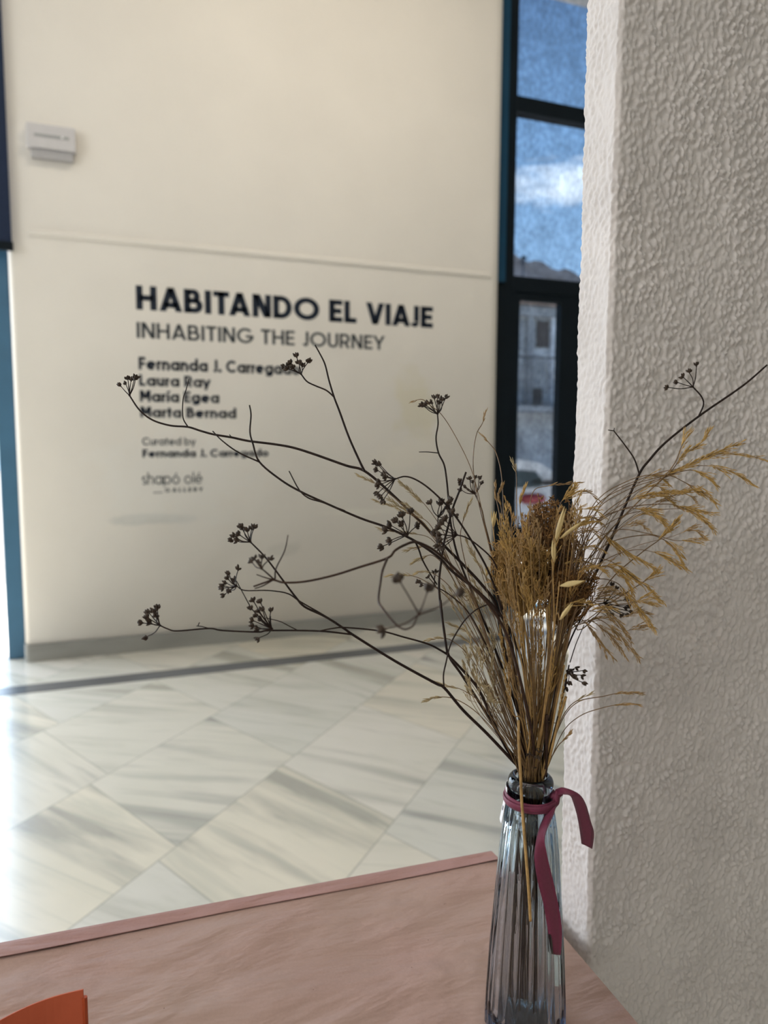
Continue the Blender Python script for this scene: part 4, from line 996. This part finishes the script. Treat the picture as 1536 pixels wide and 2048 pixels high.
# ------------------------------------------------------------------ wild oats
def husk(mb, a, b, r):
    a, b = Vector(a), Vector(b); mb.spindle(a, b, r, 8, rings=((0, .1), (.12, .45), (.35, 1), (.6, .9), (.82, .5), (1, .06)), flat=.55)
def oat(label, path, D0, husks, seed, m='straw', r=.0006):
    P = path3(path, D0, DM); foot = inside(P[-1], seed); t = thing('wild_oat', foot[-1], label, 'dried grass')
    mb = MB(); pts = smooth_path(P + foot, 6); mb.tube(pts, lin(r * .6, r, len(pts)), 6)
    for (a, b, rp, D) in husks:
        A = at(*a, D); near = min(pts, key=lambda p: (p - A).length); mid = near.lerp(A, .5) + Vector((0, 0, .003)); mb.tube(smooth_path([near, mid, A], 4), .0003, 4)
    obj('stem', mb, M[m], t, smooth=True)
    for (a, b, rp, D) in husks:
        h = MB(); A, B = at(*a, D), at(*b, D - .004); husk(h, A, B, rp * D / F); husk(h, A + Vector((.0004, -.0005, 0)), A.lerp(B, .93) + Vector((.0012, -.001, .0006)), rp * .7 * D / F)
        obj('husk', h, M['oat'], t, smooth=True)
oat('wild oat with large pale husks in front of the tall wild carrot head', [(1107, 1088), (1106, 1150), (1108, 1240), (1100, 1350), (1086, 1450), (1076, 1538)], .49,
    [((1110, 1084), (1129, 1012), 8, .492), ((1118, 1078), (1162, 1044), 6, .494), ((1107, 1124), (1105, 1080), 6.5, .49)], 51)
oat('wild oat with one pale husk lying level before the pillar edge', [(1118, 1172), (1112, 1230), (1100, 1330), (1084, 1450), (1074, 1538)], .485, [((1119, 1172), (1168, 1162), 7, .485), ((1119, 1240), (1143, 1206), 7, .487)], 52)
oat('wild oat with small pale husks beside the door frame, left of the bundle', [(986, 1056), (996, 1130), (1010, 1230), (1036, 1400), (1058, 1538)], .55, [((986, 1054), (989, 1022), 6, .55), ((985, 1052), (982, 1018), 2.5, .55), ((972, 1152), (977, 1132), 4.5, .548), ((976, 1148), (970, 1136), 3.5, .548)], 53)

# ------------------------------------------------------------------ fine grasses
def grass(path, start, D0=.55, dens=16, style='loose', mstem='grassdark', mspike='spike', label='', group=None, seed=None, r=.00038, ln=1.0, D1=None, spread=1.0, dk=1.0):
    """path: pixels, tip first, ending above the rim; start: index in path where the panicle begins"""
    SEED[0] += 1; rs = random.Random(seed or SEED[0]); P = path3(path, D0, D1 or DM + rs.uniform(-.008, .008)); foot = inside(P[-1], SEED[0])
    t = thing('grass_stem', foot[-1], label, 'dried grass', group)
    pts = smooth_path(P + foot, 5); k = max(3, int(start * 5)); n = len(pts)
    mb = MB(); mb.tube(pts, [r * (.45 + .55 * min(1, i / max(1, k * 1.5))) for i in range(n)], 4); obj('stem', mb, M[mstem], t)
    # panicle: side branchlets hugging the axis, each ending in spikelets
    pn = MB(); seg = pts[:k + 1]; L = [0]
    for a, b in zip(seg, seg[1:]): L.append(L[-1] + (b - a).length)
    def along(s):
        for i in range(1, len(L)):
            if L[i] >= s: f = (s - L[i - 1]) / max(1e-9, L[i] - L[i - 1]); return seg[i - 1].lerp(seg[i], f), (seg[i - 1] - seg[i]).normalized()
        return seg[-1], (seg[-2] - seg[-1]).normalized()
    tot = L[-1]
    dens = int(dens * 1.35 * dk)
    for i in range(dens):
        s = tot * (i + rs.random() * .7) / dens; p, d = along(s); side = (Vector((rs.uniform(-1, 1), rs.uniform(-1, 1), rs.uniform(-1, 1)))); side = (side - d * side.dot(d)).normalized()
        f = s / tot
        if style == 'tight':
            v = (d + side * rs.uniform(.10, .30) * spread).normalized(); q = p + side * .0003; l = rs.uniform(.0038, .0058) * ln
            pn.spindle(q, q + v * l, rs.uniform(.00034, .00050), 4, rings=((0, .3), (.4, 1), (.75, .6), (1, .05)))
        else:
            l0 = rs.uniform(.003, .010) * (.35 + f) * ln; v = (d + side * rs.uniform(.18, .5) * spread).normalized(); v2 = (d + side * rs.uniform(.05, .3) * spread + Vector((0, 0, -.12))).normalized()
            q0 = p + v * l0 * .5; q1 = q0 + v2 * l0 * .5; pn.tube([p, q0, q1], .00016, 3, cap=False)
            for z in range(1 + int(f * 2 + rs.random())):
                b = q1 - v2 * z * .0032 * ln; w2 = (v2 + side * rs.uniform(-.3, .3)).normalized(); l = rs.uniform(.0034, .0052) * ln
                pn.spindle(b, b + w2 * l, rs.uniform(.00030, .00044), 4, rings=((0, .3), (.4, 1), (.75, .6), (1, .05)))
    tip, d = along(0); pn.spindle(tip - d * .002, tip + d * .003, .0004, 4, rings=((0, .3), (.4, 1), (.75, .6), (1, .05)))
    obj('panicle', pn, M[mspike], t)
    return t
R0 = [(1165, 1120), (1130, 1260), (1102, 1400), (1082, 1538)]
def G(tip, mids, base, label, **k):
    grass([tip] + mids + base, k.pop('start', len(mids)), label=label, **k)
RB = lambda x=0: [(1135 + x, 1180), (1112 + x * .6, 1290), (1092 + x * .3, 1420), (1078 + x * .1, 1538)]
gold = dict(mspike='spikegold', style='loose', D0=.525, dk=1.35)
# right-hand side, over the pillar
G((1478, 888), [(1440, 902), (1390, 925), (1335, 950)], [(1250, 975), (1180, 1030)] + RB(10), 'thickest golden grass plume pointing right over the stucco pillar', dens=34, start=3.2, **gold)
G((1537, 922), [(1500, 912), (1450, 908), (1400, 918), (1340, 950)], [(1250, 982), (1185, 1035)] + RB(12), 'grass stem reaching furthest right, to the picture edge', dens=16, start=3, **gold)
G((1504, 967), [(1465, 945), (1420, 932), (1370, 935)], [(1290, 955), (1200, 1010)] + RB(14), 'golden grass stem drooping at right, just under the furthest-reaching one', dens=16, start=2.2, **gold)
G((1429, 967), [(1412, 952), (1380, 940), (1330, 955)], [(1260, 990), (1190, 1050)] + RB(8), 'golden grass stem with a hooked tip below the thickest plume', dens=14, start=2, **gold)
G((1417, 862), [(1400, 888), (1365, 912), (1340, 945)], [(1290, 990), (1205, 1080)] + RB(16), 'golden grass stem rising highest above the pillar plumes', dens=18, start=2.6, **gold)
G((1372, 868), [(1362, 895), (1340, 940)], [(1270, 1010), (1195, 1090)] + RB(10), 'thin wispy grass stem beside the highest golden one', dens=6, start=1, **gold)
G((1428, 1003), [(1410, 988), (1370, 965), (1330, 950)], [(1260, 960), (1180, 1020)] + RB(6), 'golden grass stem bowing down at mid right', dens=16, start=2, **gold)
G((1392, 978), [(1350, 985), (1300, 990), (1262, 1000)], [(1200, 1040), (1160, 1100)] + RB(8), 'dense level golden grass plume crossing the leaning fennel stalk', dens=36, start=3, **gold)
G((1423, 1055), [(1395, 1030), (1365, 1015), (1325, 1008)], [(1240, 1020), (1175, 1070)] + RB(6), 'golden grass stem drooping steeply at mid right', dens=22, start=2.4, **gold)
G((1425, 1026), [(1385, 1020), (1340, 1018)], [(1250, 1030), (1180, 1080)] + RB(4), 'straight thin grass stem above the steeply drooping one', dens=12, start=1.6, **gold)
G((1331, 1049), [(1310, 1030), (1285, 1020), (1250, 1018)], [(1195, 1040), (1155, 1090)] + RB(2), 'golden grass stem arching over the pillar edge at mid height', dens=22, start=2.5, **gold)
G((1402, 1078), [(1370, 1081), (1345, 1080), (1300, 1068)], [(1230, 1060), (1170, 1100)] + RB(6), 'lone level grass tip well right on the pillar', dens=8, start=1.5, **gold)
G((1352, 1040), [(1338, 1058), (1318, 1080), (1290, 1100)], [(1230, 1150), (1170, 1220)] + RB(4), 'grass stem with an upturned feathery tip on the pillar', dens=16, start=2, **gold)
G((1308, 1135), [(1280, 1120), (1245, 1100), (1206, 1068)], [(1175, 1062), (1150, 1090)] + RB(2), 'thick tan grass plume drooping beside the leaning fennel stalk', dens=34, start=3, **gold)
G((1367, 1135), [(1340, 1120), (1310, 1105), (1265, 1100)], [(1210, 1120), (1165, 1160)] + RB(4), 'tan grass stem drooping right at shoulder height of the bundle', dens=18, start=2.2, **gold)
G((1366, 1126), [(1350, 1098), (1325, 1078), (1290, 1070)], [(1220, 1085), (1165, 1130)] + RB(5), 'tan grass stem with a sharply bent tip on the pillar', dens=14, start=2.1, **gold)
G((1321, 1200), [(1295, 1175), (1260, 1150), (1220, 1122)], [(1180, 1120), (1150, 1160)] + RB(1), 'long straight drooping grass stem low on the pillar', dens=22, start=2.8, **gold)
G((1263, 1180), [(1250, 1155), (1230, 1140), (1206, 1132)], [(1172, 1150), (1145, 1190)] + RB(0), 'short drooping grass stem close to the leaning stalk', dens=20, start=2.6, **gold)
G((1307, 1256), [(1280, 1222), (1255, 1190), (1232, 1165)], [(1190, 1160), (1150, 1200)] + RB(0), 'grass stem drooping lowest across the pillar umbel', dens=24, start=2.8, **gold)
G((1307, 1206), [(1285, 1203), (1262, 1206)], [(1210, 1215), (1150, 1250)] + RB(0), 'thin level grass tip right of the pillar umbel', dens=7, start=1.6, **gold)
G((1312, 1144), [(1292, 1160), (1268, 1176)], [(1215, 1210), (1155, 1260)] + RB(0), 'short rising grass tip on the pillar', dens=7, start=1.5, **gold)
G((1258, 1276), [(1238, 1248), (1210, 1220), (1182, 1205)], [(1150, 1225)] + RB(-2), 'dark drooping grass stem at the pillar edge, below the umbel', dens=22, start=2.7, mspike='spike', D0=.53)
G((1277, 1316), [(1255, 1290), (1230, 1262), (1195, 1238)], [(1155, 1245)] + RB(-2), 'grass stem drooping furthest down on the pillar face', dens=24, start=2.7, mspike='spike', D0=.53)
G((1225, 1313), [(1205, 1290), (1185, 1262), (1155, 1235)], [(1130, 1260)] + RB(-4)[1:], 'steeply drooping grass stem at the pillar edge', dens=24, start=2.7, mspike='spike', D0=.525)
G((1249, 1309), [(1232, 1285), (1210, 1262), (1175, 1240)], [(1140, 1260)] + RB(-4)[1:], 'drooping grass stem between the two lowest ones on the right', dens=20, start=2.6, mspike='spike', D0=.53)
G((1282, 1387), [(1240, 1386), (1205, 1393)], [(1160, 1402), (1130, 1430), (1104, 1490), (1090, 1538)], 'upper of two level grass stems low on the right', dens=14, start=1.4, style='tight', mspike='spike', D0=.53)
G((1278, 1410), [(1240, 1409), (1200, 1417)], [(1160, 1432), (1125, 1465), (1094, 1538)], 'lower of two level grass stems low on the right', dens=12, start=1.4, style='tight', mspike='spike', D0=.53)
G((1180, 1388), [(1160, 1398), (1140, 1412)], [(1122, 1440), (1104, 1490), (1090, 1538)], 'short grass sprig just above the low level stems', dens=8, start=1.6, style='tight', mspike='spikepale', D0=.53)
G((1140, 1468), [(1128, 1480), (1116, 1492)], [(1100, 1520), (1090, 1540)], 'tiny grass sprig just above the vase mouth on the right', dens=7, start=1.5, style='tight', mspike='spike', D0=.54)
# top middle
G((1159, 966), [(1130, 967), (1095, 972), (1065, 986)], [(1058, 1060), (1062, 1200), (1066, 1400), (1070, 1538)], 'grass tip lying level across the door frame above the brown heads', dens=14, start=2, style='tight', mspike='spike', D0=.55)
G((1025, 924), [(1031, 940), (1033, 960)], [(1034, 1040), (1044, 1200), (1056, 1400), (1064, 1538)], 'upright thin grass stem rising before the door glass', dens=8, start=1.5, style='tight', mspike='spikepale', D0=.56)
G((1050, 975), [(1044, 990), (1040, 1010)], [(1046, 1080), (1054, 1200), (1060, 1400), (1066, 1538)], 'upright tan grass tip at the left of the tall wild carrot head', dens=22, start=2, style='tight', mspike='spikegold', D0=.54)
G((1004, 971), [(997, 995), (1003, 1020)], [(1004, 1080), (1018, 1220), (1040, 1400), (1060, 1538)], 'upright grass tip on the dark door frame', dens=14, start=1.8, style='tight', mspike='spike', D0=.56)
G((990, 970), [(993, 1000), (999, 1030)], [(1006, 1100), (1024, 1250), (1048, 1420), (1064, 1538)], 'upright grass tip at the left edge of the door frame', dens=8, start=1.2, style='tight', mspike='spike', D0=.56)
G((970, 826), [(965, 846), (953, 868), (947, 905)], [(947, 945), (958, 1010), (985, 1120), (1020, 1300), (1060, 1538)], 'thin grass stem rising highest, left of the door frame', dens=5, start=1, style='tight', mspike='spike', D0=.56)
G((964, 871), [(980, 888), (993, 908)], [(1004, 960), (1010, 1080), (1030, 1280), (1064, 1538)], 'thin bent grass stem at the wall corner', dens=3, start=1, style='tight', mspike='spike', D0=.57)
G((826, 802), [(845, 799), (862, 812), (882, 828), (905, 862), (935, 920)], [(952, 970), (970, 1050), (1000, 1200), (1040, 1420), (1064, 1538)], 'very thin curling grass stem passing the topmost umbel', dens=2, start=.5, style='tight', mspike='spike', D0=.56)
G((941, 1002), [(932, 1024), (924, 1050)], [(922, 1085), (945, 1180), (990, 1320), (1035, 1450), (1062, 1538)], 'upright feathered grass stem between the two umbels left of the frame', dens=16, start=1.8, style='tight', mspike='spikepale', D0=.55)
G((1148, 975), [(1136, 992), (1120, 1010)], [(1110, 1080), (1098, 1220), (1084, 1400), (1074, 1538)], 'feathery golden grass tip above the pale oat husks', dens=30, start=1.9, mspike='spikegold', D0=.53, ln=.9)
G((1185, 1043), [(1165, 1048), (1140, 1066)], [(1120, 1120), (1104, 1250), (1088, 1420), (1076, 1538)], 'dense golden grass tip pointing right beside the oat husks', dens=24, start=1.9, mspike='spikegold', D0=.52, ln=.9)
# left-hand side
LB = lambda x=0: [(945 + x, 1200), (985 + x * .6, 1320), (1025 + x * .3, 1440), (1056, 1538)]
pale = dict(mspike='spikepale', style='tight', D0=.545)
G((801, 966), [(818, 980), (834, 995), (852, 1012)], [(885, 1060), (915, 1130)] + LB(5), 'thick pale grass plume at upper left of the bundle', dens=34, start=2.8, spread=1.6, **pale)
G((752, 1002), [(780, 1010), (805, 1022), (828, 1034)], [(870, 1080), (910, 1150)] + LB(4), 'pale grass plume crossing the longest fennel stalk', dens=22, start=2.4, spread=1.4, **pale)
G((779, 999), [(798, 1012), (820, 1026), (850, 1048)], [(885, 1100), (915, 1160)] + LB(2), 'pale grass plume just right of the one crossing the longest stalk', dens=20, start=2.2, spread=1.4, **pale)
G((810, 1008), [(828, 1022), (845, 1036), (862, 1052)], [(890, 1100), (920, 1170)] + LB(3), 'small pale grass plume under the thick upper left one', dens=18, start=2.2, spread=1.3, **pale)
G((718, 952), [(737, 960), (756, 971)], [(800, 1005), (860, 1060), (910, 1140)] + LB(0), 'pale grass tip reaching furthest left', dens=14, start=1.8, spread=1.3, **pale)
G((761, 1058), [(795, 1064), (830, 1068), (862, 1078)], [(895, 1120), (925, 1180)] + LB(0), 'tan grass stem lying level under the forked stalk umbel', dens=18, start=2.2, spread=1.2, **pale)
G((815, 1100), [(835, 1095), (855, 1097)], [(890, 1130), (925, 1190)] + LB(2), 'short pale grass tip above the stalk loop', dens=12, start=1.7, spread=1.2, **pale)
G((826, 1124), [(845, 1116), (866, 1111)], [(895, 1140), (930, 1200)] + LB(4), 'short pale grass tip just below the stalk loop', dens=12, start=1.7, spread=1.2, **pale)
G((775, 1152), [(800, 1150), (825, 1152), (850, 1162)], [(890, 1190), (930, 1240), (980, 1340), (1025, 1450), (1056, 1538)], 'pale grass tip above the curling near stalk', dens=16, start=2, spread=1.2, **pale)
G((832, 1146), [(850, 1143), (872, 1150)], [(905, 1180), (940, 1240), (985, 1340), (1028, 1450), (1058, 1538)], 'short pale grass tip right of the curling near stalk', dens=10, start=1.6, spread=1.2, **pale)
G((851, 1400), [(880, 1394), (910, 1398)], [(945, 1418), (980, 1452), (1020, 1502), (1046, 1538)], 'lowest pale grass tip at left, over the floor tiles', dens=12, start=1.3, **pale)
G((872, 1365), [(895, 1372), (925, 1380)], [(960, 1405), (1000, 1460), (1050, 1538)], 'pale grass tip over the floor, just above the lowest one', dens=12, start=1.8, **pale)
G((856, 1280), [(880, 1277), (905, 1282)], [(945, 1320), (985, 1400), (1025, 1480), (1052, 1538)], 'pale grass tip lying over the dark floor band', dens=9, start=1.4, **pale)
G((898, 1247), [(918, 1256), (938, 1268)], [(965, 1310), (1000, 1400), (1034, 1480), (1056, 1538)], 'feathery pale grass tip right above the floor band', dens=14, start=1.8, spread=1.6, **pale)
G((907, 1268), [(925, 1275), (945, 1292)], [(975, 1340), (1006, 1420), (1056, 1538)], 'feathery pale grass tip just under the one above the floor band', dens=14, start=1.8, spread=1.6, **pale)
# hazes of stems nothing tells apart
rs = random.Random(5)
for i in range(30):
    tx, ty = rs.uniform(925, 985), rs.uniform(1255, 1400); bx = 1040 + rs.uniform(-6, 16)
    mx, my = tx + (bx - tx) * .35 - rs.uniform(0, 12), ty + (1538 - ty) * .38
    G((tx, ty), [(tx + 8, ty + 22), ((tx * .7 + mx * .3), ty * .55 + my * .45)], [(mx, my), ((mx + bx) / 2 + 4, (my + 1538) / 2), (bx, 1538)],
      'fine pale grass stem in the loose haze left of the bundle, over the floor', group='haze of fine grass left of the bundle', dens=14, start=2, mspike='spikepale', style='loose', D0=rs.uniform(.52, .575), ln=.62, r=.00026)
for i in range(14):
    tx, ty = rs.uniform(860, 975), rs.uniform(1075, 1225); bx = 1050 + rs.uniform(-6, 14)
    G((tx, ty), [(tx + 12, ty + 26), (tx + 30, ty + 62)], [(tx + (bx - tx) * .55, ty + (1538 - ty) * .42), (tx + (bx - tx) * .85, ty + (1538 - ty) * .75), (bx, 1538)],
      'thin pale grass stem in the upper left spray, before the white wall', group='spray of grass before the wall', dens=13, start=1.9, mspike='spikepale', style='tight', spread=1.4, D0=rs.uniform(.53, .58), r=.00028)
for i in range(30):
    tx, ty = rs.uniform(1000, 1135), rs.uniform(1180, 1370); bx = 1062 + rs.uniform(-16, 22)
    G((tx, ty), [(tx + (bx - tx) * .10, ty + 40), (tx + (bx - tx) * .26, ty + 90)], [(tx + (bx - tx) * .6, ty * .5 + 1538 * .5), (tx + (bx - tx) * .85, ty * .22 + 1538 * .78), (bx, 1538)],
      'golden grass stem packed in the middle of the bundle above the vase', group='packed stems in the middle of the bundle', dens=20, start=2, mstem='straw' if i % 3 else 'grassdark', mspike='spikegold' if i % 2 else 'spike', style='loose', D0=rs.uniform(.515, .57), ln=.62, r=.00034)
for i in range(26):
    tx, ty = rs.uniform(1170, 1420), rs.uniform(960, 1255)
    if tx > 1330 and ty > 1150: tx -= 110
    up = (1250 - ty) * .12
    G((tx, ty), [(tx - 22, ty - 4 - up * .3), (tx - 58, ty + 6 - up * .2)], [(1160 + (tx - 1170) * .30, ty * .6 + 1180 * .4), (1130 + (tx - 1170) * .1, 1235), (1106, 1350), (1090, 1445), (1078, 1538)],
      'thin tan grass stem in the spray fanning right over the pillar edge', group='spray of grass over the pillar edge', dens=13, start=1.9, mspike='spikegold' if i % 2 else 'spike', style='loose', D0=rs.uniform(.515, .54), ln=.85, r=.00028)
for i in range(26):
    tx, ty = rs.uniform(995, 1165), rs.uniform(985, 1190); bx = 1060 + (tx - 1080) * .12
    G((tx, ty), [(tx + (1080 - tx) * .08 + rs.uniform(-8, 8), ty + 34), (tx + (1080 - tx) * .18 + rs.uniform(-8, 8), ty + 78)], [(tx + (1080 - tx) * .45, ty * .55 + 1538 * .45), (tx + (1075 - tx) * .8, ty * .22 + 1538 * .78), (bx, 1538)],
      'shaggy golden grass stem standing among the wild carrot heads', group='grass among the wild carrot heads', dens=17, start=2, mstem='straw' if i % 2 else 'grassdark', mspike=('spikegold', 'spike', 'nestgold')[i % 3], style='loose', D0=rs.uniform(.495, .525), ln=.72, r=.00030, spread=1.5)
# cut straws standing in the mouth
for lab, pth_, m, r in (('pale cut straw standing right of the bundle with a blunt top', [(1132, 1393), (1115, 1450), (1098, 1520), (1091, 1540)], 'straw', .0010),
                       ('long golden straw through the middle of the bundle', [(1094, 1215), (1098, 1300), (1090, 1400), (1078, 1480), (1070, 1540)], 'straw', .0013),
                       ('second cut straw, between the blunt one and the bundle', [(1128, 1330), (1112, 1410), (1096, 1500), (1086, 1540)], 'straw', .0008),
                       ('dark reddish cut stem at the right of the vase mouth', [(1094, 1430), (1093, 1480), (1092, 1538)], 'stalkred', .0012)):
    SEED[0] += 1; P = path3(pth_, .535, DM - .006); ft = inside(P[-1], SEED[0]); mb = MB(); mb.tube(smooth_path(P + ft, 6), r, 7)
    tag(obj('straw_stem', mb, M[m], smooth=True), lab, 'dried flower')
# little dry florets crowding the vase mouth
mb = MB(); rs = random.Random(9)
t = thing('seed_sprig', (VX, VY, MZ - .02), 'short sprig of dark seeds sitting right in the vase mouth', 'dried flower')
a = Vector((VX, VY, MZ - .02)); tips = [at(rs.uniform(1052, 1086), rs.uniform(1500, 1540), DM - .012 + rs.uniform(-.004, .004)) for _ in range(11)]
for q in tips: mb.tube([a, a.lerp(q, .6) + Vector((0, 0, .002)), q], .0003, 4)
obj('stem', mb, M['grassdark'], t); sb = MB()
for q in tips:
    for k in range(4): v = Vector((rs.uniform(-1, 1), rs.uniform(-1, 1), rs.uniform(-.3, 1))).normalized(); sb.spindle(q, q + v * .0024, .0006, 5)
obj('seeds', sb, M['seed'], t)
